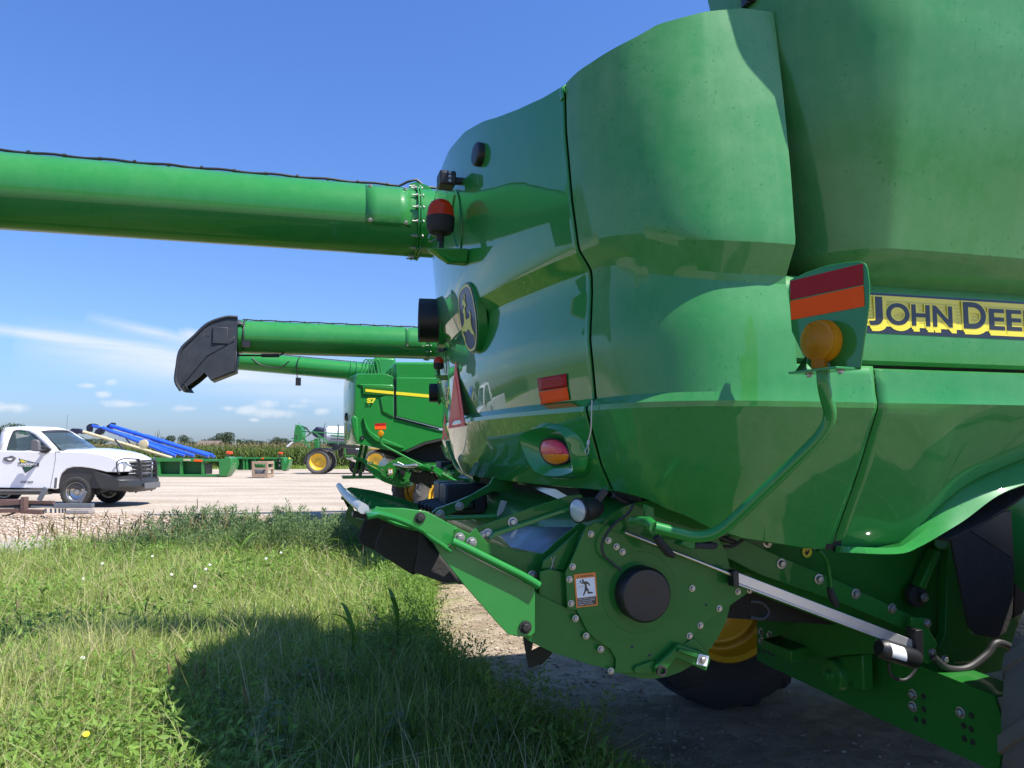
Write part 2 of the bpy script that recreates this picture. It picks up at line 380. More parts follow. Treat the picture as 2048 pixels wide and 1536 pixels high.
# ---- body shell: plan curve at the upper crease, offsets and heights per row
plan_pts = [(1.80,2.03),(1.46,2.03),(1.32,2.035),(1.19,2.06),(1.08,2.115),(.99,2.20),(.93,2.31),(.893,2.45),(.83,2.75),(.765,3.15),(.725,3.6),(.722,4.0),(.745,4.4),(.80,4.7),(.90,4.93),(1.05,5.06),(1.3,5.14),(1.8,5.16)]
plan = catmull([(a, b, 0) for a, b in plan_pts], 260)
def pnorm(k):
    t = (plan[min(k+1, len(plan)-1)]-plan[max(k-1, 0)]).normalized(); return Vector((-t.y, t.x, 0))*(-1)
if pnorm(len(plan)//2).x > 0: _s = -1
else: _s = 1
cols = []
for k, p in enumerate(plan):
    n = pnorm(k)*_s; cols.append((p, n, min(1, abs(n.y)**1.5)))
def ztop(p):
    if p.y < 2.45: return interp(p.x, [.89, .94, 1.0, 1.05, 1.2, 1.34, 1.8], [2.878, 2.905, 2.94, 2.975, 3.02, 3.045, 3.06])
    return interp(p.y, [2.45, 2.6, 2.8, 3.0, 3.15, 3.4, 3.7, 4.0, 4.25, 4.5, 4.8, 5.1], [2.878, 2.895, 2.935, 2.985, 3.03, 3.085, 3.11, 3.09, 3.035, 2.95, 2.90, 2.95])
def off(z, w, zt_):
    zr = [1.40, 1.45, 1.54, 1.725, 1.745, 1.77, 1.98, 2.205, 2.225, 2.285, 2.305, 2.46, 2.70, 2.86]
    orr = [.17, .135, .088, .034, .036, .076, .050, .060, .056, .004, 0, -.027, -.055, -.061]
    zs = [1.20, 1.30, 1.50, 1.72, 1.742, 1.765, 1.98, 2.12, 2.145, 2.235, 2.255, 2.46, 2.75, 3.03]
    os_ = [.27, .225, .113, .004, .0, .006, .022, .056, .054, .002, 0, .012, .04, .075]
    return lerp(interp(z, zr, orr), interp(z, zs, os_), w)
def shell(cc, zbot, name, m, ztopf=ztop, skip=None):
    K = 44; b = MB(); rows = []
    # the same row count everywhere, with rows kept on the creases
    def zrow(w, zt_, zb):
        c1 = lerp(2.305, 2.255, w); c1b = lerp(2.285, 2.235, w); c2 = lerp(2.205, 2.12, w); c2a = lerp(2.225, 2.145, w)
        key = [(zb, 1), (1.60 if zb < 1.55 else zb+.05, 5), (1.725, 4), (1.742, 1), (1.77, 1), (1.86, 3), (c2, 6), (c2a, 1), (c1b, 3), (c1, 1), (zt_-.03, 14), (zt_-.008, 2)]
        out = []; last = None
        for z, n in key:
            if last is None: out.append(z)
            else: out += [lerp(last, z, (i+1)/n) for i in range(n)]
            last = z
        return out
    grid = []
    for (p, n, w) in cc:
        zt_ = ztopf(p); zb = zbot(p); zz = zrow(w, zt_, zb); col = []
        o0 = off(zb, w, zt_); col.append(p-n*(o0+.10)+Vector((0, 0, zb+.035))); col.append(p-n*(o0+.012)+Vector((0, 0, zb-.004)))
        for z in zz: col.append(p-n*off(z, w, zt_)+Vector((0, 0, z)))
        o1 = off(zt_, w, zt_)
        col.append(p-n*(o1+.014)+Vector((0, 0, zt_+.001))); col.append(p-n*(o1+.05)+Vector((0, 0, zt_+.002))); col.append(p-n*(o1+.16)+Vector((0, 0, zt_-.035)))
        grid.append(col)
    nr = len(grid[0]); rows = [[c[r] for c in grid] for r in range(nr)]
    b.grid(rows)
    if skip: b.f = [f for f in b.f if not skip([b.v[i] for i in f])]
    return b
def zb_side(p):
    if p.y < 2.45: return interp(p.x, [.89, .94, 1.0, 1.11, 1.2, 1.38, 1.64, 1.8], [1.452, 1.435, 1.405, 1.375, 1.345, 1.305, 1.262, 1.245])
    return 1.45
seam_b = 2.45
def cut(cc, lo, hi):
    out = []
    for (p, n, w) in cc:
        if lo <= p.y <= hi: out.append((p, n, w))
    return out
near = [c for c in cols if c[0].y <= seam_b-.008 and c[0].x < 1.746]
sp = min(cols, key=lambda c: abs(c[0].y-seam_b) if c[0].x < 1 else 9)
near.append((Vector((.8965, seam_b-.008, 0)), sp[1], sp[2])); near.insert(0, (Vector((1.746, 2.03, 0)), Vector((0, -1, 0)), 1.0))
rear = [(Vector((.889, seam_b+.008, 0)), sp[1], sp[2])]+[c for c in cols if c[0].y > seam_b+.015]
_sk = lambda vs: sum(v.x for v in vs)/4 > 1.465 and sum(v.z for v in vs)/4 > 1.855
# put a column exactly on the panel edge
near = sorted(near+[(Vector((1.465, 2.03, 0)), Vector((0, -1, 0)), 1.0)], key=lambda c: -c[0].x)
near = [c for c in near if c[0].x < 1.2] and ([c for c in near if c[0].x >= 1.2]+sorted([c for c in near if c[0].x < 1.2], key=lambda c: c[0].y))
cp = shell(near, zb_side, 'corner_panel', None, skip=_sk).build('corner_panel', 'green_dusty_paint', C1, angle=13, solid=.008)
rh = shell(rear, lambda p: 1.45, 'rear_hood', None).build('rear_hood', 'green_panel_paint', C1, angle=13, solid=.008)
def rear_a(b_, z):
    k = min(range(len(cols)), key=lambda i: abs(cols[i][0].y-b_) if cols[i][0].x < 1.25 else 9)
    k2 = k+1 if cols[k][0].y < b_ else k-1
    q0, q1 = cols[k][0], cols[k2][0]; t = (b_-q0.y)/(q1.y-q0.y) if abs(q1.y-q0.y) > 1e-6 else 0
    return lerp(q0.x, q1.x, t)+off(z, cols[k][2], 0)
def on_rear(px, py, lift=.003):
    a = .85
    for _ in range(14):
        p = PA(px, py, a); a = .5*a+.5*(rear_a(p.y, p.z)-lift)
    return PA(px, py, a)
def rear_pt(b_, z, lift=.003): return Vector((rear_a(b_, z)-lift, b_, z))
# a dark channel behind the seam, and the deck that closes the top
b = MB(); top = [p-n*(off(2.9, w, 3)+.12) for (p, n, w) in cols[::6]]
b.add([Vector((p.x, p.y, ztop(p)-.04)) for p in top]+[Vector((1.9, 3.6, 2.86))], [(i, i+1, len(top)) for i in range(len(top)-1)]); b.build('engine_deck', 'green_machine_paint', C1)
b = MB(); b.grid([[Vector((rear_a(2.45, z)+.022+(.0 if t else -.0)-.035*(t-.5), 2.45+.16*(t-.5), z)) for t in (0, .5, 1)] for z in np.linspace(1.42, 2.86, 30)]); b.build('seam_seal', 'black_rubber', C1)
b = MB(); b.box((1.75, 2.075, 1.80), (.05, .004, .11)); b.add([(1.72,2.09,1.75),(1.78,2.09,1.75),(1.78,2.275,1.25),(1.72,2.275,1.25)],[(0,1,2,3)]); b.build('side_seam_seal', 'black_rubber', C1)
# small light-coloured clip at the head of the seam
b = MB(); q = rear_pt(2.45, 2.85, .004); b.bar(q+Vector((-.004, 0, .012)), q+Vector((.0, 0, -.03)), .028, .01); b.build('seam_clip', 'green_machine_paint', C1, bevel=.003)

# ---- side panels
b = MB(); rows = []
as_ = np.linspace(1.47, 5.3, 24)
for z, bb in ((1.872, 2.20), (1.872, 2.103), (1.885, 2.092), (1.95, 2.088), (2.05, 2.09), (2.10, 2.093), (2.13, 2.10), (2.16, 2.13)): rows.append([Vector((a, bb, z)) for a in as_])
b.grid(rows); upp = b.build('side_upper_panel', 'green_dusty_paint', C1)
b = MB(); b.box((3.4, 2.15, 1.863), (3.8, .04, .03)); b.build('panel_gap_seal', 'black_rubber', C1)
edge_in = [z5(620,405), z5(690,425), z5(760,405), z5(850,300), z5(950,190), z5(1080,90), z5(1270,0), z5(1500,-80), z5(1800,-120)]
edge_out = [z5(640,425), z5(740,452), z5(860,415), z5(1000,335), z5(1100,272), z5(1250,160), z5(1389,100), z5(1650,20), z5(1950,-20)]
ein = [PB(*p, 2.215) for p in edge_in]; eout = [PB(*p, 2.14) for p in edge_out]
ein = catmull([Vector((1.752, 2.25, 1.262))]+ein[1:], 34); eout = catmull([Vector((1.752, 2.262, 1.243))]+eout[1:], 34)
b = MB(); rows = []
aa = [e.x for e in ein]
def sd_b(z): return 2.03+interp(z, [1.20, 1.30, 1.50, 1.72, 1.742, 1.765, 1.98], [.27, .225, .113, .004, .0, .006, .022])
rows.append([Vector((a, 2.12, 1.853)) for a in aa]); rows.append([Vector((a, 2.062, 1.855)) for a in aa]); rows.append([Vector((a, sd_b(1.846), 1.848)) for a in aa])
for z in (1.80, 1.765, 1.742): rows.append([Vector((a, sd_b(z), z)) for a in aa])
def lowb(e, t):
    z = lerp(1.742, e.z, t); w = min(1, max(0, (e.x-1.8)/.35)); return Vector((e.x, lerp(sd_b(z), lerp(2.03, 2.19, t), w), z))
for t in (.04, .1, .3, .5, .7, .85, .95, 1): rows.append([lowb(e, t) for e in ein])
for t in (.15, .5, .85, 1): rows.append([e.lerp(o, t)+Vector((0, .004*math.sin(t*3.1), .012*math.sin(t*3.1))) for e, o in zip(ein, eout)])
rows.append([o+Vector((0.01, .012, -.004)) for o in eout]); rows.append([o+Vector((0.02, .10, .01)) for o in eout])
b.grid(rows); fp = b.build('side_lower_panel', 'green_dusty_paint', C1, angle=14, solid=.004)
# ---- decal with lettering
b = MB()
def sidep(a, z, l=.002): return Vector((a, interp(z, [1.885, 1.95, 2.05, 2.10, 2.13], [2.092, 2.088, 2.09, 2.093, 2.10])-l, z))
def sband(a0, a1, z0, z1, l): return [sidep(a0, z0, l), sidep(a1, z0, l), sidep(a1, z1, l), sidep(a0, z1, l)]
DZ0, DZ1 = 1.976, 2.112
b.add(sband(1.56, 3.1, DZ0, DZ1, .0015), [(0, 1, 2, 3)]); dec = b.build('name_decal', 'black_decal', upp, flat=True)
b = MB(); b.add(sband(1.56, 3.1, DZ0+.024, DZ1-.008, .0022), [(0, 1, 2, 3)]); b.build('yellow_field', 'yellow_decal', upp, flat=True)
b = MB()
for zz in (.048, .060, .072, .084, .096, .107):
    b.add(sband(1.56, 3.1, DZ0+zz, DZ0+zz+.0045, .0026), [(0, 1, 2, 3)])
b.build('tone_stripes', 'yellow_decal_stripe', upp, flat=True)
O = Vector((0, sidep(2, 2.04, 0).y, 0)); UX, UZ = (1, 0, 0), (0, 0, 1)
def dtext(t, a0, a1, zlo, zhi):
    for (dx, dz, m, bo, l) in ((.010, -.016, 'yellow_decal', .055, .0032), (.005, -.009, 'yellow_decal', .06, .0034), (0, 0, 'yellow_decal', .07, .0036), (0, 0, 'black_decal', .026, .0046)):
        e = .006 if m == 'yellow_decal' else 0
        text_mesh(t, m, upp, 'lettering', O, UX, UZ, a0-e+dx, a1+e+dx, zlo-e*.6+dz, zhi+e*.6+dz, lift=l, bold=bo, thick=0)
zl, zh, zH = 2.006, 2.080, 2.098
pa = lambda px: PB(px, 640, 2.088).x
dtext('J', pa(1737), pa(1765), zl-.004, zH)
dtext('OHN', pa(1772), pa(1904), zl, zh)
dtext('D', pa(1926), pa(1971), zl, zH)
dtext('EERE', pa(1977), pa(2116), zl, zh)
# ---- grain tank
tp = catmull([(p[0], p[1], 0) for p in [(2.9,3.6),(2.4,2.85),(1.85,2.58),(1.62,2.48),(1.58,2.33),(1.60,2.19),(1.66,2.08),(1.76,2.015),(1.92,2.0),(2.6,2.0),(5.4,2.0)]], 80)
b = MB(); rows = [[] for _ in range(11)]
for k, p in enumerate(tp):
    t = (tp[min(k+1, 79)]-tp[max(k-1, 0)]).normalized(); n = Vector((t.y, -t.x, 0)); n = n if n.x < .2 and n.y <= .2 else -n
    zc = 2.93-.17*(min(p.x, 3)-1.5)
    for r, (z, o) in enumerate(((2.135, -.12), (2.145, -.095), (2.222, -.008), (2.232, 0), (2.238, .004), (2.5, .058), (zc, .15), (zc+.10, .152), (3.14, .155), (3.4, .21), (4.1, .21))):
        rows[r].append(p+n*o+Vector((0, 0, z)))
b.grid(rows); gt = b.build('grain_tank', 'green_tank_paint', C1, angle=20)
b = MB(); b.box((4.05, 3.1, 4.0), (2.6, 2.0, .2)); b.box((4.0, 3.1, 3.0), (2.5, 1.9, 1.8)); b.add([(2.9,3.6,4.0),(2.4,2.85,4.0),(1.85,2.58,4.0),(1.62,2.48,4.0),(1.6,2.2,4.0),(1.8,1.95,4.0),(5.2,1.9,4.0),(5.2,3.4,4.0)],[tuple(range(8))]); b.build('tank_core', 'green_machine_paint', C1)
b = MB()  # latch at the rear top corner of the tank
q = PB(1493, 4, 2.2); b.box(q+Vector((0, 0, .03)), (.02, .04, .09)); b.cyl(q+Vector((-.01, -.02, 0)), q+Vector((.03, -.02, 0)), .012, 10); b.build('tank_latch', 'black_plastic', C1, bevel=.004)

# ---- things on the rear hood
P0 = on_rear(937, 668, .040); N0 = Vector((-1, -.03, -.15)).normalized()
def z8(x, y): return (860+x/7.68, 540+y/7.68)
cE = PP(*z8(590, 745), P0, N0); wE = abs(PP(*z8(715, 745), P0, N0).y-PP(*z8(462, 745), P0, N0).y)/2; hE = (PP(*z8(590, 200), P0, N0).z-PP(*z8(590, 1305), P0, N0).z)/2
UY = Vector((-.15, 0, 1)).normalized(); UXr = Vector((.03, -1, 0)).normalized()
def shield(s, lift, n=40, sw=None):
    out = []
    for i in range(n):
        t = 2*math.pi*i/n; c, s_ = math.cos(t), math.sin(t)
        x = math.copysign(abs(c)**.62, c); y = math.copysign(abs(s_)**.72, s_)
        if y < 0: x *= 1-.32*(-y)**1.6
        out.append(cE+UXr*x*(wE*s if sw is None else wE+sw)+UY*y*(hE*s if sw is None else hE+sw)+N0*lift)
    return out
b = MB(); b.prism(shield(1, -.050, sw=.010), N0*.049); b.build('emblem_base', 'green_panel_paint', rh, bevel=.004)
b = MB(); b.prism(shield(1, -.001, sw=.006), N0*.003); b.build('emblem', 'blue_emblem', rh)
b = MB(); b.grid([shield(1.0, .0035), shield(.93, .0035)], closed=True); b.build('emblem_border', 'emblem_yellow', rh, flat=True)
deer = [(535,360),(550,400),(545,480),(565,520),(565,560),(545,585),(555,640),(560,740),(575,765),(600,742),(620,735),(628,690),(610,620),(628,635),(640,700),(634,760),(650,860),(665,915),(692,965),(704,1080),(690,1000),(655,975),(630,940),(610,902),(590,925),(570,947),(528,938),(522,965),(548,1020),(562,1080),(548,1080),(512,990),(506,900),(530,850),(540,800),(535,700),(530,662),(515,652),(525,605),(540,575),(538,532),(518,545),(505,570),(512,512),(500,480),(520,492),(515,418),(536,470),(540,430)]
b = MB(); b.prism([PP(*z8(*q), P0, N0)+N0*.0035 for q in deer], N0*.002); b.build('leaping_animal_mark', 'emblem_yellow', rh, flat=True)
ap = on_rear(913, 722); br = on_rear(932, 852)
tri = [ap, br, rear_pt(ap.y+.45*(ap.y-br.y), br.z)]
b = MB(); b.prism([p+Vector((-.003, 0, 0)) for p in tri], (-.003, 0, 0)); b.build('warning_triangle', 'smv_red', rh)
c_ = (tri[0]+tri[1]+tri[2])/3; b = MB(); b.prism([c_+(p-c_)*.62+Vector((-.0075, 0, 0)) for p in tri], (-.002, 0, 0)); b.build('triangle_centre', 'smv_orange', rh)
# reflective sticker, two strips
def onq(pts, name, m, lift=.004):
    b = MB(); c = [on_rear(*p, lift) for p in pts]; rows = []
    for i in range(5):
        r = []
        for j in range(7):
            q = (c[0].lerp(c[1], j/6)).lerp(c[3].lerp(c[2], j/6), i/4); r.append(rear_pt(q.y, q.z, lift))
        rows.append(r)
    b.grid(rows); return b.build(name, m, rh, solid=.0015)
onq([(1074,757),(1132,747),(1134,774),(1077,783)], 'red_strip', 'red_reflector')
onq([(1077,784.5),(1134,774.5),(1138,800),(1081,809)], 'orange_strip', 'orange_reflector')
# round black reflector
q = on_rear(962, 310, .0); b = MB(); b.lathe(q, (-1, -.12, .05), [(.052, -.01), (.052, .022), (.046, .03), (.03, .031), (.0001, .033)], 28); b.build('round_cap', 'black_plastic', rh)
# rear view camera
q = on_rear(900, 361, .055); b = MB()
b.prism([q+Vector((-.055, dy, dz)) for dy, dz in ((-.05, -.035), (.05, -.035), (.055, .02), (.04, .034), (-.04, .034), (-.055, .02))], (.075, 0, 0)); b.box(q+Vector((.03, .0, 0)), (.1, .035, .03))
b.build('rear_camera', 'black_plastic', rh, bevel=.006)
for dz in (-.02, 0, .02): bolt(rh, q+Vector((-.01, -.055, dz)), (0, -1, 0), .005)
# beacon on its bracket
qb = on_rear(905, 505, .0); bb = qb.y
ax0 = PB(881, 432, bb-.02); ax0 = PA(881, 432, qb.x-.10)
zb0 = PA(881, 500, ax0.x).z; ztp = PA(881, 399, ax0.x).z; zmid = PA(881, 437, ax0.x).z; zlow = PA(881, 466, ax0.x).z
rb = .5*abs(PA(857, 440, ax0.x).y-PA(906, 440, ax0.x).y)*.42
rb = .066
X, Yb = ax0.x, ax0.y
b = MB(); b.lathe((X, Yb, 0), (0, 0, 1), [(rb, zmid-.0), (rb*.97, zmid+.02), (rb*.9, lerp(zmid, ztp, .55)), (rb*.68, lerp(zmid, ztp, .82)), (rb*.35, lerp(zmid, ztp, .96)), (.001, ztp)], 36)
bd = b.build('beacon_dome', 'beacon_amber', rh)
b = MB(); b.lathe((X, Yb, 0), (0, 0, 1), [(.018, zb0), (.018, zlow-.01), (.03, zlow), (rb*.8, zlow), (rb*.98, zlow+.02), (rb*1.02, zmid-.006), (rb*1.02, zmid+.004), (rb*.9, zmid+.006)], 30); b.build('beacon_base', 'black_rubber', rh)
b = MB(); b.bar((X, Yb, zb0), (X, Yb, zb0+.045), .032, .032, up=(1, 0, 0))
sh = [(X-.045, -.05), (X-.065, 0), (X-.045, .05), (X+.125, .075), (X+.125, -.075)]
b.add([Vector((x, Yb+y, zb0)) for x, y in sh]+[Vector((lerp(x, X+.125, .5), Yb+y*.5, zb0-.06)) for x, y in sh], [(0,1,2,3,4), (9,8,7,6,5)]+[(i, (i+1) % 5, (i+1) % 5+5, i+5) for i in range(5)])
b.build('beacon_bracket', 'green_machine_paint', rh, bevel=.008)
b = MB(); b.tube([(X-.02, Yb-.02, zb0+.06), (X-.055, Yb-.03, zb0+.065), (X-.06, Yb-.03, zb0+.045)], .004, 6); b.tube([(X-.02, Yb-.02, zb0+.05), (X-.05, Yb-.03, zb0+.03), (X-.06, Yb-.03, zb0+.035)], .004, 6); b.build('wing_screw', 'zinc', rh)
# big oval opening rim
q = on_rear(913, 442, .0); b = MB(); ring = []
for s, l in ((1, -.004), (1, .006), (.86, .006), (.80, -.006)):
    ring.append([rear_pt(q.y+.085*s*math.cos(t)+0*l, q.z+.15*s*math.sin(t), l) for t in np.linspace(0, 2*math.pi, 36, endpoint=False)])
b.grid(ring, closed=True); b.build('hatch_rim', 'green_machine_paint', rh)
# exhaust duct
c0 = PB(872, 641, 4.58); c1 = PB(838, 641, 4.58); rd = .5*abs(PB(838, 597, 4.58).z-PB(838, 684, 4.58).z)
axd = Vector((-1, .10, 0)); b = MB(); b.lathe(c0+Vector((.10, 0, 0)), axd, [(rd, 0), (rd, (c0.x-c1.x)+.10), (rd*.94, (c0.x-c1.x)+.10), (rd*.92, .02), (.001, .02)], 36); b.build('exhaust_duct', 'black_plastic', C1)
b = MB(); b.lathe(c0+Vector((.03, 0, 0)), axd, [(rd*1.0, -.02), (rd*1.28, -.02), (rd*1.28, .015), (rd, .018)], 36); b.build('duct_collar', 'green_machine_paint', C1)
# far lower trim
b = MB(); b.tube(catmull([PB(*z2(235, 992), 4.75), PB(*z2(285, 1125), 4.7), PB(*z2(325, 1178), 4.6), PB(*z2(410, 1222), 4.4)], 14), .028, 10, sy=.6); b.build('lower_trim', 'green_machine_paint', C1)
# seam cable with a loop
b = MB(); q0 = PB(1184, 800, 2.40); q1 = PB(1182, 860, 2.40); q2 = PB(1177, 883, 2.41)
b.tube([q0, q1, q2], .0022, 6)
lp = [PB(*zt(x, y), 2.41) for x, y in ((1355, 540), (1325, 590), (1308, 640), (1325, 680), (1350, 670), (1365, 620), (1355, 545))]
b.tube(catmull(lp, 20), .002, 6); b.tube([PB(*zt(1365, 465), 2.41), PB(*zt(1355, 540), 2.41)], .006, 8); b.build('latch_cable', 'zinc', C1)

# ---- tail light pod
Pt = on_rear(1108, 905, .015); Nt = Vector((-.965, -.24, -.12)).normalized()
def tl(pts, lift, n=48):
    P = [PP(*zt(*p), Pt, Nt) for p in pts]; cc = catmull(P+[P[0]], n+1)[:-1] if False else None
    Q = [P[-1]]+P+[P[0], P[1]]; out = []; m = len(P)
    for i in range(n):
        u = i/n*m; k = int(u); t = u-k; a, b_, c, d = Q[k], Q[k+1], Q[k+2], Q[(k+3)] if k+3 < len(Q) else P[1]
        out.append(.5*((2*b_)+(-a+c)*t+(2*a-5*b_+4*c-d)*t*t+(-a+3*b_-3*c+d)*t**3)+Nt*lift)
    return out
pod_out = [(480,290),(700,180),(960,190),(1200,330),(1290,560),(1340,760),(1250,1000),(1000,1060),(740,1040),(560,930),(430,720),(370,430)]
pod_lip = [(480,320),(700,265),(920,290),(1070,400),(1140,560),(1190,760),(1190,930),(960,1000),(740,985),(590,900),(470,700),(385,430)]
pod_in = [(520,400),(720,340),(900,360),(1020,450),(1080,580),(1120,740),(1100,880),(920,915),(730,900),(610,830),(520,680),(460,480)]
lens_o = [(680,460),(780,432),(880,435),(980,480),(1050,550),(1095,640),(1110,720),(1060,800),(900,850),(760,815),(670,710),(635,580)]
b = MB(); b.grid([tl(pod_out, -.05), tl(pod_out, -.002), tl(pod_lip, .024), tl(pod_in, .012), tl(lens_o, -.004)], closed=True); pod = b.build('tail_light_housing', 'green_panel_paint', C1, angle=50)
cen = sum(tl(lens_o, 0), Vector())/48
def dome(ring, lift, rows=7, keep=None):
    out = []
    for r in range(rows):
        s = math.cos(r/(rows-1)*math.pi/2)+1e-4; l = math.sin(r/(rows-1)*math.pi/2)*lift
        out.append([cen+(p-cen)*s+Nt*l for p in ring])
    return out
ring = tl(lens_o, .0, 72); ring = [cen+(p-cen)*.96 for p in ring]
b = MB(); b.grid([tl(lens_o, .002), tl(lens_o, .010), [cen+(p-cen)*.93+Nt*.011 for p in tl(lens_o, 0)], [cen+(p-cen)*.9 for p in tl(lens_o, -.004)]], closed=True); b.build('lens_gasket', 'black_rubber', pod)
zcut = PP(*zt(880, 678), Pt, Nt).z
for nm, m, top_ in (('red_lens', 'red_lens', True), ('amber_lens', 'amber_tail_lens', False)):
    b = MB(); b.grid(dome([cen+(p-cen)*.97+Nt*.004 for p in ring], .028, 9), closed=True)
    b.f = [f for f in b.f if (sum(b.v[i].z for i in f)/4 > zcut) == top_]; b.build(nm, m, pod, angle=60)
b = MB(); q = PP(*zt(900, 640), Pt, Nt)+Nt*.031; b.bar(PP(*zt(800, 645), Pt, Nt)+Nt*.030, PP(*zt(1040, 640), Pt, Nt)+Nt*.024, .003, .008); b.build('lens_bar', 'red_lens', pod, bevel=.002)

# ---- marker: pipe, plate, lamp
PB0 = PB(1655, 640, 1.80); NB = Vector((-.988, -.156, 0)); DB = Vector((-.156, .988, 0))
def pm(x, y, l=0): return PP(*z6(x, y), PB0, NB)+NB*l
pl = [(235,235),(330,190),(450,150),(560,130),(650,125),(680,140),(692,170),(705,270),(700,400),(690,480),(668,640),(650,765),(380,785),(335,730),(245,540),(225,300)]
mk = None
b = MB(); b.prism([pm(*p) for p in pl], NB*-.005); plate = b.build('marker_plate', 'green_machine_paint', C1, bevel=.002)
for nm, m, q4 in (('dark_red_strip', 'red_reflector', [(240,243),(668,138),(672,262),(240,355)]), ('orange_strip', 'orange_reflector', [(240,362),(673,268),(678,392),(245,473)])):
    b = MB(); b.prism([pm(*p, .0005) for p in q4], NB*.0012); b.build(nm, m, plate, bevel=.0005)
cl_ = pm(462, 600, .035); rl = .5*(pm(440, 470).z-pm(440, 720).z)
b = MB(); b.lathe(cl_-NB*.03, NB, [(rl*.92, 0), (rl, .01), (rl*.98, .03), (rl*.9, .045), (rl*.6, .055), (rl*.25, .06), (.001, .061)], 48)
b.lathe(cl_-Vector((0, 0, rl*1.38)), (0, 0, 1), [(rl*.36, 0), (rl*.36, rl*.5)], 14)
lamp = b.build('amber_lamp', 'amber_lens', plate, angle=50)
me = lamp.data; uvl = me.uv_layers.new(name='r')
for lp_ in me.loops:
    v = me.vertices[lp_.vertex_index].co+ORG[plate.name]; d = v-cl_; d -= NB*d.dot(NB); uvl.data[lp_.index].uv = (d.length/rl, 0)
b = MB(); foot = pm(487, 772, .035)
b.box(foot-NB*.0+Vector((0, 0, -.002)), (.085, .17, .006), Matrix.Rotation(math.atan2(-.156, .988), 3, 'Z').transposed()); b.add([pm(345, 665, .002), pm(335, 735, .002), pm(345, 780, .002), pm(345, 780, .05), pm(440, 770, .06), pm(440, 770, .002)], [(0,1,3),(1,2,3)])
b.build('lamp_foot', 'green_machine_paint', plate, bevel=.001)
for yy in (-.06, .05): bolt(plate, foot+DB*yy+Vector((0, 0, -.006)), (0, 0, -1), .008)
pipe = [foot, foot+Vector((0, 0, -.05)), foot+Vector((0, 0, -.11))]
for (x, y), w_ in (((1668, 848), .05), ((1422, 1083), .86), (z4(705, 383), 1.0)): pipe.append(PB(x, y, lerp(foot.y, 2.08, w_)))
del pipe[2]; pp2 = fillet(pipe, .09)
b = MB(); b.tube(pp2, .0175, 18); b.tube([pp2[-1], pp2[-1]+Vector((.01, .06, .01)), pp2[-1]+Vector((.02, .2, .0))], .016, 14); b.build('marker_pipe', 'green_machine_paint', C1)

# ---- unloading auger
bx = 5.2; q0 = PB(870, 449, bx); q1 = PB(0, 382, bx); AR = .5*(PB(780, 376, bx).z-PB(780, 508.5, bx).z)
dz = (q1.z-q0.z)/(q1.x-q0.x)
def ag(a, r=0, ang=0): return Vector((a, bx-r*math.cos(ang), q0.z+dz*(a-q0.x)+r*math.sin(ang)))
AEND = -2.0
af = PB(830, 449, bx).x
b = MB(); prof = [ag(a) for a in (1.5, af+.02)]; b.tube(prof, AR, 64); b.build('auger_base_tube', 'green_machine_paint', C1, angle=60)
b = MB(); b.tube([ag(a) for a in np.linspace(af-.012, AEND, 12)], AR*1.0, 72, caps=False); at = b.build('unloading_auger', 'green_auger_paint', C1, angle=60)
b = MB(); b.lathe(ag(af+.02), (-1, 0, -dz), [(AR*.98, 0), (AR*1.10, 0), (AR*1.10, .012), (AR*1.02, .013), (AR*1.02, .018), (AR*1.09, .019), (AR*1.09, .03), (AR*.98, .031)], 64); b.build('auger_flange', 'green_machine_paint', at)
for k in range(16):
    an = 2*math.pi*k/16+.15; c = ag(af, AR*1.06, an)
    bolt(at, c+Vector((.02, 0, 0)), (1, 0, 0), .010, 'zinc', .07)
    b_ = bolt(at, c+Vector((-.014, 0, 0)), (-1, 0, 0), .010, 'zinc')
# access cover on the auger
a0c, a1c = PB(727, 440, bx).x, PB(813, 440, bx).x
b = MB(); rows = []
for t in np.linspace(-.42, .95, 14): rows.append([ag(a, AR*1.012, t) for a in np.linspace(a0c, a1c, 5)])
b.grid(rows); cv = b.build('access_cover', 'green_auger_paint', at, solid=.005)
for a in (a0c+.03, a1c-.03):
    for t in (-.30, .86): bolt(at, ag(a, AR*1.02, t), ag(a, 1, t)-ag(a, 0, t), .010)
b = MB(); pts = []
for a in np.linspace(AEND+.05, af-.12, 46): pts.append(ag(a, AR*1.02+.008+.004*math.sin(a*19), 1.42))
pts += [ag(af-.06, AR*1.1+.02, 1.4), ag(af, AR*1.14+.03, 1.4), ag(af+.06, AR*1.1, 1.42), ag(af+.3, AR*1.02+.006, 1.5), ag(af+.8, AR*1.02+.006, 1.5)]
b.tube(pts, .009, 8)
for a in np.linspace(AEND+.1, af-.2, 13): b.lathe(ag(a, AR*1.03+.006, 1.42), (1, 0, 0), [(.014, -.008), (.014, .008)], 8)
b.build('auger_cable', 'hose_black', at)
b = MB(); b.prism([ag(af-.05, AR*1.0, 1.35)+Vector((0, 0, z)) for z in (0, .03)]+[ag(af+.0, AR*1.0, 1.35)+Vector((0, 0, .05)), ag(af+.08, AR*1.0, 1.35)+Vector((0, 0, .03)), ag(af+.12, AR, 1.35)], (0, .01, 0)); b.build('cable_bracket', 'green_machine_paint', at)
b = MB(); b.lathe(ag(AEND+.03), (-1, 0, 0), [(AR*.98, -.02), (AR*1.05, -.02), (AR*1.05, .02), (AR*.98, .02)], 48); b.build('end_ring', 'green_machine_paint', at)
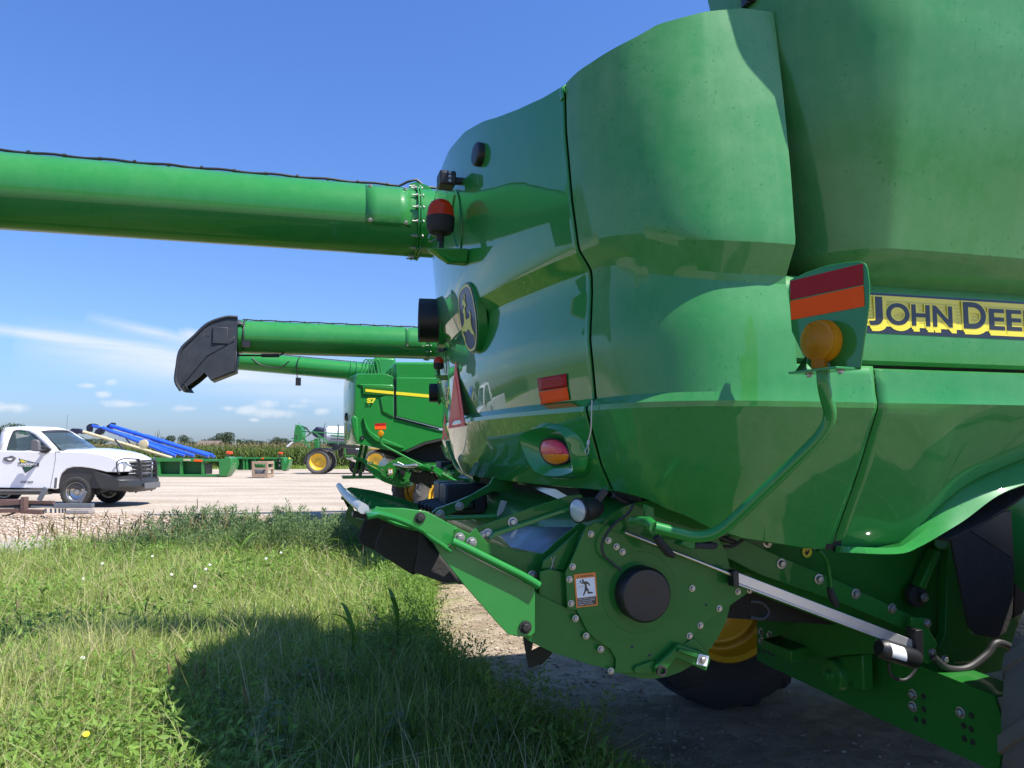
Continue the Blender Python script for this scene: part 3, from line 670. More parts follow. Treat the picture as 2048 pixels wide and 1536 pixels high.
# rubber spout at the auger tip
b = MB()
side = [(0, 1.03), (-.16, 1.0), (-.39, .57), (-.55, -.17), (-.72, -1.0), (-.76, -2.0), (-.77, -2.85), (-.70, -3.4), (-.515, -2.75), (-.41, -2.3), (-.33, -2.75), (-.015, -2.15), (0, -1.0)]
for sgn in (-1, 1):
    b.prism([Vector((AEND+x, bx+sgn*AR*(1.02 if z > -.3 else .98), ag(AEND).z+z*AR)) for x, z in side], (0, .012*sgn*-1, 0))
tops = side[:8]; tops = catmull([(x, 0, z) for x, z in tops], 26)
rows = []
for t in np.linspace(-1, 1, 9):
    rows.append([Vector((AEND+p.x+.10*(abs(t)**3), bx+t*AR*1.02, ag(AEND).z+p.z*AR-.10*abs(t)**3*(1 if p.z > 0 else 0))) for p in tops])
b.grid(rows)
b.tube(catmull([Vector((AEND+x, bx-AR*1.02, ag(AEND).z+z*AR)) for x, z in side[:8]], 30), .022, 8)
bot = [(x, 0, z) for x, z in side[9:]]
b.grid([[Vector((AEND+p[0], bx+t*AR, ag(AEND).z+p[2]*AR)) for p in bot] for t in (-1, 1)])
b.build('spout', 'spout_black', at, angle=35, solid=.008)
b = MB(); b.cyl(ag(AEND-.02)+Vector((0, -.1, -AR*1.18)), ag(AEND+.55)+Vector((0, -.1, -AR*1.12)), .014, 10); b.cyl(ag(AEND+.32)+Vector((0, -.1, -AR*1.15)), ag(AEND+.56)+Vector((0, -.1, -AR*1.12)), .026, 10); b.bar(ag(AEND+.56)+Vector((0, -.1, -AR*1.12)), ag(AEND+.62)+Vector((0, -.08, -AR*.96)), .03, .02)
spa = b.build('spout_actuator', 'black_plastic', at)
b = MB(); b.box((AEND-.22, bx-AR*1.03, ag(AEND).z-AR*.1), (.20, .03, AR*1.0)); b.prism([Vector((AEND+x, bx-AR*1.04, ag(AEND).z+z*AR)) for x, z in ((-.03,-.4),(-.38,-1.35),(-.70,-3.2),(-.74,-3.3),(-.46,-1.2),(-.03,-.1))], (0, .02, 0)); b.build('spout_rib', 'spout_black', at, bevel=.02)
b = MB(); b.tube(catmull([ag(AEND+.08, AR*1.03, t) for t in np.linspace(1.4, -.9, 12)], 20), .012, 8); b.box(ag(AEND+.12, AR*1.1, -.5), (.10, .05, .10)); b.build('spout_hose', 'hose_black', at)
# ------------------------------------------------------------------ straw chopper, tailboard, under-body of the near combine
def poly(parent, name, m, pts, zf, bp, th=.006, bevel=.0015, dirn_=1):
    b = MB(); b.prism([PB(*zf(*p), bp) for p in pts], (0, th*dirn_, 0)); return b.build(name, m, parent, bevel=bevel)
BS = 2.42
main = [(285,378),(345,352),(500,392),(740,498),(1255,722),(1302,770),(1195,845),(1090,920),(960,1030),(870,1110),(770,1205),(700,1262),(590,1278),(440,1280),(466,1245),(466,1190),(430,1130),(345,1075),(290,1020),(255,950),(225,893),(168,885),(158,660),(205,560)]
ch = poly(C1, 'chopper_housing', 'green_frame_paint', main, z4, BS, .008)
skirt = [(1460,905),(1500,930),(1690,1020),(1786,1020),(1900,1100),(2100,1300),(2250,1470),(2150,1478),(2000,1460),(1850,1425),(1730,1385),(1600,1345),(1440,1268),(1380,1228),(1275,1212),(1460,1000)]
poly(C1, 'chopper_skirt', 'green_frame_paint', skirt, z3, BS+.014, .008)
for x, y in ((313,424),(420,464),(470,502),(507,534),(480,390),(200,625),(181,703),(190,851),(218,943),(283,1050),(373,1132),(435,1266),(602,1255),(918,1050),(985,986),(1101,881),(1216,778),(1288,769),(935,758)):
    bolt(ch, PB(*z4(x, y), BS-.001), (0, -1, 0), .0075)
for x, y in ((1016,860),(562,1117),(669,1168)): b = MB(); b.tube([PB(*z4(x, y), BS-.0008), PB(*z4(x, y), BS+.003)], .007, 10, sy=.6); b.build('slot', 'black_plastic', ch)
cc_ = PB(*z4(612, 782), BS); b = MB(); b.lathe(cc_+Vector((0, .004, 0)), (0, -1, 0), [(.091, 0), (.091, .052), (.083, .062), (.02, .066), (.008, .064), (.0001, .064)], 56); b.build('hub_cap', 'black_plastic', ch, angle=40)
b = MB(); b.lathe(cc_+Vector((0, .02, 0)), (0, -1, 0), [(.145, .012), (.135, .021), (.11, .0215), (.10, .0205)], 56); b.build('hub_ring', 'green_frame_paint', ch)
# chopper body behind the plate
b = MB(); b.lathe(PB(*z4(700, 760), 2.44), (0, 1, 0), [(.0001, 0), (.30, 0), (.30, 2.35), (.0001, 2.35)], 40); b.build('chopper_drum', 'green_frame_paint', C1)
poly(C1, 'chopper_far_plate', 'green_frame_paint', main, lambda x, y: (lambda q: (1024+(q[0]-1024)*1.0, q[1]))(z4(x, y)), 2.47, .008)
# warning label
LN = Vector((0, -1, 0)); bl = BS-.0015
lab = [z4(208,673), z4(341,658), z4(356,862), z4(223,878)]; L3 = [PB(*p, bl) for p in lab]
wl = MB(); wl.prism(L3, (0, -.0008, 0)); wl = wl.build('warning_label', 'orange_decal', ch, bevel=.0005)
def lq(u, v, l=.0012): return L3[3].lerp(L3[2], u).lerp(L3[0].lerp(L3[1], u), v)+LN*l
def lrect(u0, u1, v0, v1, m, name, l=.0012): b = MB(); b.add([lq(u0, v0, l), lq(u1, v0, l), lq(u1, v1, l), lq(u0, v1, l)], [(0, 1, 2, 3)]); b.build(name, m, wl, flat=True)
lrect(.07, .93, .29, .86, 'white_decal', 'white_field'); lrect(.07, .93, .04, .28, 'black_decal', 'black_field')
def lpoly(pts, m, name, l=.0018): b = MB(); b.add([lq(u, v, l) for u, v in pts], [tuple(range(len(pts)))]); b.build(name, m, wl, flat=True)
# running figure struck by thrown objects
fig = [(.30,.74),(.42,.76),(.55,.76),(.66,.70),(.70,.63),(.66,.61),(.60,.67),(.54,.68),(.55,.58),(.62,.50),(.62,.44),(.80,.42),(.80,.38),(.56,.38),(.55,.48),(.49,.46),(.38,.34),(.33,.35),(.44,.52),(.46,.66),(.40,.70),(.30,.70)]
lpoly(fig, 'black_decal', 'figure_body'); lpoly([(.38+.05*math.cos(t), .795+.038*math.sin(t)) for t in np.linspace(0, 6.28, 14)[:-1]], 'black_decal', 'figure_head')
lpoly([(.24,.81),(.30,.79),(.28,.74),(.23,.76)], 'black_decal', 'thrown_stone')
for u0, v0, u1, v1 in ((.12,.70,.30,.73), (.14,.62,.44,.63), (.16,.38,.40,.60), (.12,.54,.40,.66)): lpoly([(u0, v0), (u1, v1), (u1, v1+.006), (u0, v0+.006)], 'black_decal', 'motion_line')
lpoly([(.14,.895),(.22,.895),(.18,.955)], 'black_decal', 'alert_mark')
def ltext(t, u0, u1, v0, v1, m): text_mesh(t, m, wl, 'label_text', lq(0, 0, 0), (lq(1, 0)-lq(0, 0)), (lq(0, 1)-lq(0, 0)), u0*(L3[2]-L3[3]).length, u1*(L3[2]-L3[3]).length, v0*(L3[0]-L3[3]).length, v1*(L3[0]-L3[3]).length, lift=.0018, bold=.01)
ltext('WARNING', .27, .88, .89, .955, 'black_decal')
for k, t in enumerate(('Avoid serious injury', 'from thrown objects.', 'Stay clear while', 'engine is running.')): ltext(t, .1, (.88, .88, .72, .78)[k], .225-.055*k, .265-.055*k, 'white_decal')
# lower right arm with its tab
arm = [(828,1128),(838,1108),(860,1103),(1040,1165),(1053,1192),(1022,1268),(872,1200),(838,1188),(775,1268),(742,1290),(708,1265),(706,1236),(735,1212)]
ar = poly(C1, 'lift_arm', 'green_frame_paint', arm, z4, BS-.03, .028, .004)
poly(C1, 'arm_link', 'green_frame_paint', [(578,1262),(590,1240),(695,1203),(706,1225),(706,1284),(590,1280)], z4, BS-.014, .012)
b = MB(); b.prism([PB(*z4(*p), BS-.031) for p in ((972,1158),(1036,1172),(1022,1238),(958,1223))], (0, -.004, 0)); tb = b.build('arm_tab', 'white_decal', ar, bevel=.001); bolt(ar, PB(*z4(996, 1196), BS-.036), (0, -1, 0), .009)
b = MB(); b.lathe(PB(*z4(742, 1262), BS-.03), (0, -1, 0), [(.018, 0), (.018, .012), (.011, .012), (.011, -.004), (.0001, -.004)], 20); b.build('arm_bush', 'black_rubber', ar)
poly(C1, 'guide_tab', 'green_frame_paint', [(520,345),(500,420),(440,400),(470,335)], z4, BS-.012, .01)
poly(C1, 'guide_bracket', 'green_frame_paint', [(855,1125),(975,1160),(965,1190),(850,1150)], z4, BS-.045, .014, .004)
poly(C1, 'rear_arm_plate', 'green_frame_paint', [(870,1105),(950,1060),(1045,1160),(1000,1170)], z4, BS+.006, .01, .003)

# ---- tailboard / deflector at the back
dfl = [(690,482),(760,525),(835,570),(900,598),(1000,640),(1465,872),(1465,1195),(1440,1222),(1380,1228),(1275,1212),(1200,1135),(955,855),(805,665)]
dp = poly(C1, 'deflector_side_plate', 'green_machine_paint', dfl, z3, BS-.004, .008, .002)
b = MB(); fl = [PB(*z3(*p), 2.47) for p in ((255,335),(330,318),(450,348),(560,392),(640,432),(690,480),(760,525),(835,572))]
f0 = [Vector((p.x, BS-.03, p.z-.006)) for p in fl]; b.grid([[p+Vector((0, .05, .0)) for p in fl], fl, f0, [p+Vector((0, 0, -.012)) for p in f0]]); b.build('tail_flange', 'green_machine_paint', C1, solid=.004)
poly(C1, 'tail_cheek', 'green_machine_paint', [(310,330),(322,302),(520,308),(690,332),(892,440),(866,560),(835,572),(760,528),(690,482),(600,428),(450,360)], z3, 2.485, .006, .002)
bolt(C1, PB(*z3(643, 377), 2.484), (0, -1, 0), .012, 'black_rubber'); bolt(C1, PB(*z3(1395, 1158), BS-.006), (0, -1, 0), .014, 'black_rubber')
b = MB(); b.tube(catmull([PB(*z3(*p), BS-.016) for p in ((872,545),(950,580),(1180,695),(1390,800),(1492,862))], 12), .0135, 14); b.build('edge_roll', 'green_machine_paint', C1)
poly(C1, 'roll_lip', 'steel', [(905,598),(1000,648),(1100,700),(1380,838),(1380,832),(1100,690),(1000,640),(905,590)], z3, BS-.02, .006)
web = [(866,560),(885,430),(920,455),(1000,492),(1040,450),(1120,555),(1350,618),(1525,632),(1600,560),(1786,410),(1830,430),(1700,770),(1690,1020),(1500,930),(1465,905),(1460,870),(1180,705)]
wb = poly(C1, 'side_web', 'green_frame_paint', web, z3, 2.53, .008, .002)
for x, y in ((925,520),(1010,552),(1445,790),(1625,945)): bolt(wb, PB(*z3(x, y), 2.528), (0, -1, 0), .012)
# R-clip and its washer
b = MB(); q = PB(*z4(68, 608), BS+.06); b.lathe(q, (0, -1, 0), [(.02, 0), (.02, .006), (.001, .007)], 18); b.tube(catmull([q+Vector((x, -.012, z)) for x, z in ((.010, .028), (.004, .01), (-.004, -.015), (-.003, -.032), (.004, -.036), (.008, -.028), (.004, -.012), (.0, .01), (-.002, .026))], 26), .0018, 6); b.build('retaining_clip', 'zinc', C1)
poly(C1, 'pivot_plate', 'green_frame_paint', [(10,640),(20,590),(60,560),(240,400),(215,500),(150,650),(40,640)], z4, BS+.05, .01, .003)
poly(C1, 'lower_web', 'green_frame_paint', [(0,655),(60,640),(155,660),(165,880),(60,845),(0,815)], z4, BS+.03, .01, .002)
# tail board and rear strip
T = [PB(*z3(262, 322), 2.50), PB(*z3(905, 450), 2.50)]; Tf = [PB(*z3(75, 150), 5.02), PB(*z3(600, 300), 5.02)]
b = MB(); rows = []
for i in range(9):
    t = i/8; p0 = T[0].lerp(Tf[0], t); p1 = T[1].lerp(Tf[1], t); rows.append([p0.lerp(p1, j/6)+Vector((0, 0, -.03*math.sin(j/6*3.14))) for j in range(7)])
b.grid(rows); tbd = b.build('tail_board', 'green_machine_paint', C1, solid=.006)
for i in range(1, 8): b = MB(); p0 = T[0].lerp(Tf[0], i/8); p1 = T[1].lerp(Tf[1], i/8); b.bar(p0+Vector((.05, 0, -.02)), p0.lerp(p1, .8)+Vector((0, 0, -.01)), .012, .03); b.build('board_rib', 'green_machine_paint', tbd)
b = MB(); st = [Tf[0].lerp(T[0], t)+Vector((-.01, 0, .004-.03*math.sin(t*3.14)*.5)) for t in np.linspace(0, 1, 14)]; b.tube(st, .018, 12, sy=.9); b.build('edge_strip', 'aluminium', tbd)
poly(C1, 'tail_far_plate', 'green_frame_paint', [(80,222),(150,258),(178,335),(165,372),(240,400),(212,462),(112,385),(112,338),(150,270),(80,246)], z3, 4.9, .01)
poly(C1, 'tail_far_cheek', 'green_machine_paint', [(120,165),(150,158),(320,185),(430,212),(560,255),(690,300),(600,330),(250,262),(160,230)], z3, 4.95, .01)
for k, (pts, bb_) in enumerate((([(205,560),(195,510),(225,430),(262,352),(350,368),(450,398),(420,520),(330,615)], 3.5), ([(322,622),(318,560),(365,440),(452,392),(560,420),(665,490),(640,600),(600,720),(600,795)], 2.95), ([(640,480),(668,492),(702,562),(805,668),(965,860),(885,840),(805,842),(660,790),(598,770),(612,700)], 2.6))):
    b = MB(); P = [PB(*z3(*p), bb_) for p in pts]; b.prism(P, (.05, .16, -.01)); b.build('rubber_deflector', 'dirty_rubber', C1, bevel=.01)
poly(C1, 'fin_bracket', 'black_plastic', [(168,340),(262,352),(250,385),(162,372)], z3, 3.3, .1)
# arms and slats behind
poly(C1, 'far_hinge_arm', 'green_frame_paint', [(730,340),(765,312),(905,262),(1012,214),(1140,140),(1170,90),(1300,60),(1310,190),(1150,192),(1010,262),(985,300),(830,368),(790,372)], z3, 3.5, .03, .003)
for x, y in ((787,351),(925,295)): bolt(C1, PB(*z3(x, y), 3.495), (0, -1, 0), .014)
na = poly(C1, 'hinge_arm', 'green_frame_paint', [(470,700),(500,625),(600,585),(1100,402),(1500,275),(1640,262),(1660,330),(1560,378),(1050,555),(700,668),(660,742),(560,742)], z9, 2.60, .008, .002)
poly(C1, 'hinge_arm_flange', 'green_machine_paint', [(700,670),(1050,556),(1560,380),(1560,425),(1300,510),(1040,605),(730,712),(655,757),(620,752)], z9, 2.57, .035, .002)
for x, y in ((620,686),(890,562),(572,700)): bolt(na, PB(*z9(x, y), 2.598), (0, -1, 0), .012 if x != 572 else .009)
b = MB(); b.cyl(PB(*z3(822, 381), 3.1), PB(*z3(1190, 364), 3.1), .010, 10); b.build('cross_rod', 'green_machine_paint', C1)
b = MB()
for k in range(6): b.bar(PB(*z3(625+26*k, 288+9*k), 4.3-.1*k), PB(*z3(905+26*k, 232+10*k), 4.3-.1*k), .03, .045)
b.box(PB(*z3(870, 228), 4.3), (.18, .2, .18)); b.box(PB(*z3(950, 238), 4.0), (.22, .2, .16))
b.build('spreader_slats', 'black_plastic', C1, bevel=.012)
# pale sheet under the arm and the black void below the hood
b = MB(); q = [PB(*z3(1512, 628), 2.60), PB(*z3(1790, 430), 2.60), PB(*z3(1790, 330), 3.9), PB(*z3(1330, 318), 3.9), PB(*z3(1190, 470), 3.3), PB(*z3(1290, 585), 2.75)]
b.add(q, [(0, 1, 2, 3, 4, 5)]); sheet = b.build('discharge_sheet', 'pale_panel', C1, solid=.004)
poly(C1, 'small_pale_plate', 'beige_panel', [(1222,252),(1266,258),(1242,330),(1190,375),(1198,330)], z3, 3.2, .004)
poly(C1, 'sheet_sticker', 'white_decal', [(1305,480),(1345,452),(1322,500),(1300,522),(1285,515)], z3, 2.75, .001)
b = MB(); rows = []
for z, dx in ((1.50, .0), (1.42, .02), (1.30, .10), (1.15, .22), (1.0, .30)): rows.append([Vector((1.18+dx+.1*abs(t-.5), 2.56+2.4*t, z)) for t in np.linspace(0, 1, 12)])
b.grid(rows); b.build('hood_void_sheet', 'black_rubber', C1, solid=.01)  # black sheet stands in for the shade inside the hood
b = MB(); b.prism([Vector((a, 2.76, z)) for a, z in ((1.0, 1.44), (1.2, 1.1), (1.4, .95), (2.2, .86), (5.0, .86), (5.0, 1.9), (1.6, 1.9), (1.3, 1.6), (1.05, 1.6))], (0, 2.1, 0)); b.build('body_core', 'black_rubber', C1)  # unseen body as a plain black block, lengthened to keep light off the rim
b = MB(); b.box((1.75, 3.7, 1.60), (1.0, 2.2, .03)); b.build('hood_floor', 'black_plastic', C1)
b = MB(); b.grid([[PB(*zt(265+50*i, 1090+22*i), 3.4-.03*i) for i in range(17)], [PB(*zt(280+50*i, 1140+6.5*i), 3.4-.03*i) for i in range(17)]]); b.build('under_strip', 'steel', C1)
# dark shield below the chopper
poly(C1, 'stone_shield', 'dirty_rubber', [(1380,1232),(1455,1262),(1440,1330),(1500,1300),(1545,1310),(1592,1345),(1520,1420),(1422,1452),(1408,1385),(1402,1350)], z3, 2.9, .01)
# work lamp
q = PB(*z4(236, 280), 2.36); axw = Vector((-.90, -.42, -.05)).normalized()
b = MB(); b.lathe(q-axw*.004, axw, [(.037, -.01), (.041, -.002), (.0415, .006), (.038, .010), (.037, .004)], 32); b.lathe(q, -axw, [(.038, 0), (.040, .03), (.036, .07), (.026, .095), (.001, .10)], 28); b.bar(q-axw*.06, q-axw*.06+Vector((.05, 0, .06)), .02, .02); wk = b.build('work_lamp', 'black_plastic', C1)
b = MB(); b.lathe(q, axw, [(.0365, .004), (.028, .010), (.014, .013), (.001, .014)], 28); b.build('lamp_glass', 'glass_lamp', wk)
# channel, wall, brackets
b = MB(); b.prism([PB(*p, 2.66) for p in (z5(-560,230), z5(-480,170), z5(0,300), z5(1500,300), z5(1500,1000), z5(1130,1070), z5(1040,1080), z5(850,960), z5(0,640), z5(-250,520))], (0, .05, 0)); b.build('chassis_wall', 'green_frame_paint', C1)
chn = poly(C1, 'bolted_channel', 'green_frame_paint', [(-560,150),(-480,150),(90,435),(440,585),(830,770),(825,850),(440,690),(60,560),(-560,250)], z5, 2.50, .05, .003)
for x, y in ((158,500),(348,578),(535,653),(718,727),(88,392)): bolt(chn, PB(*z5(x, y), 2.499), (0, -1, 0), .013)
bolt(chn, PB(*z4(378, 377), 2.49), (0, -1, 0), .009); bolt(chn, PB(*z4(930, 382), 2.49), (0, -1, 0), .014)
poly(C1, 'channel_foot', 'green_frame_paint', [(815,772),(905,778),(915,850),(950,900),(940,985),(905,1012),(880,1000),(830,880)], z5, 2.44, .02, .003)
for x, y in ((898,802),(922,950),(985,985)): bolt(C1, PB(*z5(x, y), 2.438), (0, -1, 0), .011)
q = PB(*z5(835, 660), 2.62); b = MB(); b.lathe(q, (0, -1, 0), [(.048, 0), (.044, .02), (.02, .03), (.018, .05), (.001, .05)], 24); b.build('bearing_cup', 'black_rubber', C1); bolt(C1, q+Vector((0, -.05, 0)), (0, -1, 0), .012)
b = MB(); b.bar(PB(*z5(935, 430), 2.60), PB(*z5(850, 620), 2.60), .05, .03); b.tube([PB(*z5(970, 395), 2.62), PB(*z5(970, 395), 2.56)], .028, 16); b.build('brace_link', 'green_frame_paint', C1, bevel=.006)
poly(C1, 'vertical_post', 'green_frame_paint', [(1005,340),(1035,360),(1120,850),(1210,860),(1215,960),(1140,1000),(1010,1008),(955,930),(990,860)], z5, 2.58, .04, .004)
poly(C1, 'upper_strut', 'green_frame_paint', [(-560,60),(-300,160),(60,330),(60,380),(-330,210),(-560,110)], z5, 2.55, .03, .003)
# mud flap
fl_ = [(1010,330),(1085,315),(1330,475),(1345,520),(1332,760),(1300,850),(1250,880),(1150,862),(1110,820)]
poly(C1, 'mud_flap', 'black_rubber', fl_, z5, 2.45, .012, .004)
poly(C1, 'inner_guard', 'black_plastic', [(1060,300),(1200,250),(1500,200),(1500,700),(1335,780),(1345,520),(1320,470)], z5, 2.52, .012, .004)
b = MB(); rr_ = []
for t in np.linspace(0, 1, 16):
    p = PB(*z5(lerp(1000, 1480, t), 345-300*t+110*t*(1-t)), 2.30); rr_.append([p+Vector((0, d, -.02)) for d in (0, .2, .5)])
b.grid(rr_); b.build('arch_liner', 'black_rubber', C1, solid=.01)
# actuator: bright rod, aluminium body, motor
r0 = PB(*z4(518, 413), 2.385); r1 = PB(*z4(1262, 708), 2.385)
b = MB(); b.cyl(r0, r1, .0065, 12); act = b.build('actuator_rod', 'steel', C1)
b = MB(); p0 = PB(*z5(-85, 572), 2.385); p1 = PB(*z5(825, 912), 2.36); b.bar(p0+Vector((0, 0, .006)), p1, .03, .034); b.bar(p0+Vector((0, -.004, -.016)), p1+Vector((0, -.004, -.02)), .03, .006); b.build('actuator_body', 'aluminium', C1, bevel=.002)
b = MB(); b.box(p0, (.022, .04, .055)); b.build('rod_guide', 'black_plastic', C1, bevel=.003)
m0 = PB(*z5(650, 925), 2.34); m1 = PB(*z5(845, 985), 2.34); b = MB(); b.tube([m0, m0.lerp(m1, .1), m0.lerp(m1, .9), m1], [.026, .036, .036, .03], 20); b.box(PB(*z5(835, 900), 2.35), (.03, .05, .1)); mt = b.build('actuator_motor', 'black_plastic', C1, bevel=.002)
b = MB(); rows = []
for t in np.linspace(-.5, .9, 8):
    c0_ = m0.lerp(m1, .18); c1_ = m0.lerp(m1, .55); o_ = Vector((0, -.0368*math.cos(t), .0368*math.sin(t))); rows.append([c0_+o_, c1_+o_])
b.grid(rows); b.build('motor_label', 'white_decal', mt)
for zf, pts, bb_, r_ in ((z5, [(700,1000),(720,1070),(780,1090),(830,1050),(860,980)], 2.40, .006), (z5, [(930,975),(1000,1030),(1100,1030),(1200,960),(1260,900),(1389,960)], 2.42, .014), (z5, [(0,770),(60,780),(95,745),(60,700),(0,690)], 2.40, .006),
    (z4, ((575,240),(540,300),(450,370),(385,470),(390,550),(440,600),(500,650)), 2.39, .0045), (z4, ((450,185),(520,225),(600,260),(720,300),(900,360),(1100,440),(1200,480)), 2.46, .010), (z4, ((1100,500),(1180,500),(1230,470),(1300,430),(1400,480)), 2.45, .006)):
    b = MB(); b.tube(catmull([PB(*zf(*p), bb_) for p in pts], 26), r_, 10); b.build('hose', 'hose_black', C1)
# levers with black grips
b = MB(); b.tube(catmull([PB(*z5(*p), 2.36) for p in ((345,430),(385,480),(400,560),(408,628))], 12), .011, 10, sy=.6); b.build('lever', 'green_frame_paint', C1)
b = MB(); b.tube([PB(*z5(*p), 2.36) for p in ((404,622),(414,660),(432,700),(438,722))], [.013, .016, .016, .008], 12, sy=.8); b.build('lever_grip', 'black_rubber', C1)
poly(C1, 'lever_bracket', 'green_frame_paint', [(640,240),(700,262),(705,330),(750,440),(710,460),(650,385)], z4, 2.30, .012, .002)
b = MB(); b.tube([PB(*z4(*p), 2.29) for p in ((712,440),(735,475),(790,540),(822,560))], [.014, .017, .018, .010], 12, sy=.8); b.build('bracket_grip', 'black_rubber', C1)
poly(C1, 'black_block', 'black_rubber', [(960,480),(1095,480),(1095,508),(1075,520),(955,515)], z4, 2.28, .05, .004)
poly(C1, 'block_mount', 'green_frame_paint', [(905,440),(955,450),(958,515),(930,520),(860,490)], z4, 2.28, .05, .004)
b = MB(); b.lathe(PB(*z5(289, 440), 2.655), (0, -1, 0), [(.0001, .001), (.022, .001), (.022, 0)], 24); b.build('round_decal', 'yellow_decal', C1)
poly(C1, 'round_decal_mark', 'black_decal', [(283,455),(275,440),(285,445),(282,425),(291,440),(305,425),(300,443),(290,458)], z5, 2.652, .0005, 0)
# ---- axle, plates, wheels
def PAp(pts, zf, a): return [PA(*zf(*p), a) for p in pts]
ax = 2.30
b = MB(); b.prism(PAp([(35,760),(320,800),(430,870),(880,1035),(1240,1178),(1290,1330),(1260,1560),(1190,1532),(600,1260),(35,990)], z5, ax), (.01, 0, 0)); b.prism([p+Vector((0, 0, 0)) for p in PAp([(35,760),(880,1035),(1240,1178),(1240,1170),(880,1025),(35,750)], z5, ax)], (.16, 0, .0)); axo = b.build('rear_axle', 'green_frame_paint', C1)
for x, y in ((58,846),(103,862),(62,892),(828,1163),(828,1224),(1070,1255)): bolt(axo, PA(*z5(x, y), ax-.001), (-1, 0, 0), .014)
for x, y in ((45,940),(70,945),(93,950),(75,905),(110,915),(115,960),(878,1174),(880,1238),(840,1288),(880,1300),(1122,1270),(1082,1322),(1120,1340),(1085,1388),(1128,1405)): q = PA(*z5(x, y), ax-.002); b = MB(); b.cyl(q, q+Vector((.004, 0, 0)), .011, 12); b.build('hole', 'black_plastic', axo)
b = MB(); b.prism(PAp([(160,860),(250,780),(520,790),(640,860),(640,955),(530,960),(315,978),(165,905)], z5, 2.12), (.02, 0, 0)); b.prism([PA(*z5(*p), 2.15) for p in ((160,860),(315,915),(315,978),(165,905))], (-.14, -.05, 0)); b.build('hitch_bracket', 'green_frame_paint', C1, bevel=.006)
b = MB(); b.prism(PAp([(420,970),(570,960),(575,1140),(545,1142),(520,1130),(520,1100),(450,1118),(420,1070)], z5, 2.2), (.05, 0, 0)); b.lathe(PA(*z5(440, 1062), 2.2), (-1, 0, 0), [(.07, 0), (.065, .03), (.02, .035), (.02, .06), (.001, .06)], 22); b.build('steering_knuckle', 'green_frame_paint', C1, bevel=.006)

def wheel(parent, c, R_, w, rr, steer=0, lug_n=18, name='wheel', tm='tyre_rubber', rim='yellow_rim_paint', face=-1, lugh=.05):
    """tyre around local y; face = side (-1 near) whose rim dish shows"""
    c = Vector(c); rot = Matrix.Rotation(steer, 3, 'Z'); ax_ = rot @ Vector((0, 1, 0))
    b = MB(); prof = [(rr, -w*.36), (rr*1.04, -w*.42), (lerp(rr, R_, .35), -w*.52), (lerp(rr, R_, .7), -w*.52), (R_*.955, -w*.46), (R_*.975, -w*.3), (R_*.98, 0), (R_*.975, w*.3), (R_*.955, w*.46), (lerp(rr, R_, .7), w*.52), (lerp(rr, R_, .35), w*.52), (rr*1.04, w*.42), (rr, w*.36)]
    b.lathe(c, ax_, prof, 48)
    u = rot @ Vector((1, 0, 0)); k_ = Vector((0, 0, 1))
    for i in range(lug_n*2):
        s = 1 if i % 2 else -1; t0 = 2*math.pi*(i*.5)/lug_n
        pts = []
        for (yy, dt, rf) in ((.02, 0, 1.0), (.25, .10, 1.0), (.46, .22, .985), (.53, .27, .90)):
            t = t0+dt; pts.append((c+ax_*(s*yy*w)+(u*math.cos(t)+k_*math.sin(t))*R_*rf, c+ax_*(s*yy*w)+(u*math.cos(t)+k_*math.sin(t))*(R_*rf-lugh)))
        th = .030*R_/.65; vs = []
        for (po, pi_) in pts:
            tdir = ax_.cross((po-c)).normalized(); vs += [po-tdir*th*.8, po+tdir*th*.8, pi_+tdir*th*1.3, pi_-tdir*th*1.3]
        fs = [(0, 1, 2, 3), (12, 15, 14, 13)]
        for q in range(3):
            for e in range(4): fs.append((q*4+e, (q+1)*4+e, (q+1)*4+(e+1) % 4, q*4+(e+1) % 4))
        b.add(vs, fs)
    t_ = b.build('tyre', tm, parent, angle=35)
    b = MB(); f = face
    b.lathe(c, ax_*f, [(rr*1.03, w*.40), (rr*1.0, w*.42), (rr*.93, w*.38), (rr*.90, w*.22), (rr*.80, w*.12), (rr*.72, w*.10), (rr*.60, w*.02), (rr*.42, w*.0), (rr*.30, w*.08), (rr*.26, w*.14), (.001, w*.15)], 40)
    b.lathe(c, ax_*f, [(rr*1.03, -w*.40), (rr*.9, -w*.38), (rr*.86, 0), (rr*.80, w*.12)], 40)
    for i in range(8): t = 2*math.pi*i/8; q = c+ax_*f*w*.05+(u*math.cos(t)+k_*math.sin(t))*rr*.36; b.cyl(q, q+ax_*f*.03, .012*R_/.65, 6)
    r_ = b.build('rim', rim, t_, angle=35)
    t_.name = name; return t_
wheel(C1, (2.55, 4.45, .65), .65, .42, .36, 0, 16, 'rear_wheel')
wn = wheel(C1, (2.86, 1.93, .66), .68, .42, .36, R(6), 16, 'rear_wheel', 'dusty_tyre_rubber')
wheel(C1, (6.2, 2.2, 1.0), 1.0, .75, .5, 0, 20, 'front_wheel'); wheel(C1, (6.2, 5.0, 1.0), 1.0, .75, .5, 0, 20, 'front_wheel')
b = MB(); b.box((6.6, 3.6, 2.2), (2.4, 2.2, 2.2)); b.box((4.5, 3.6, 1.3), (3.6, 2.2, .8)); b.build('front_body', 'green_machine_paint', C1, bevel=.15)
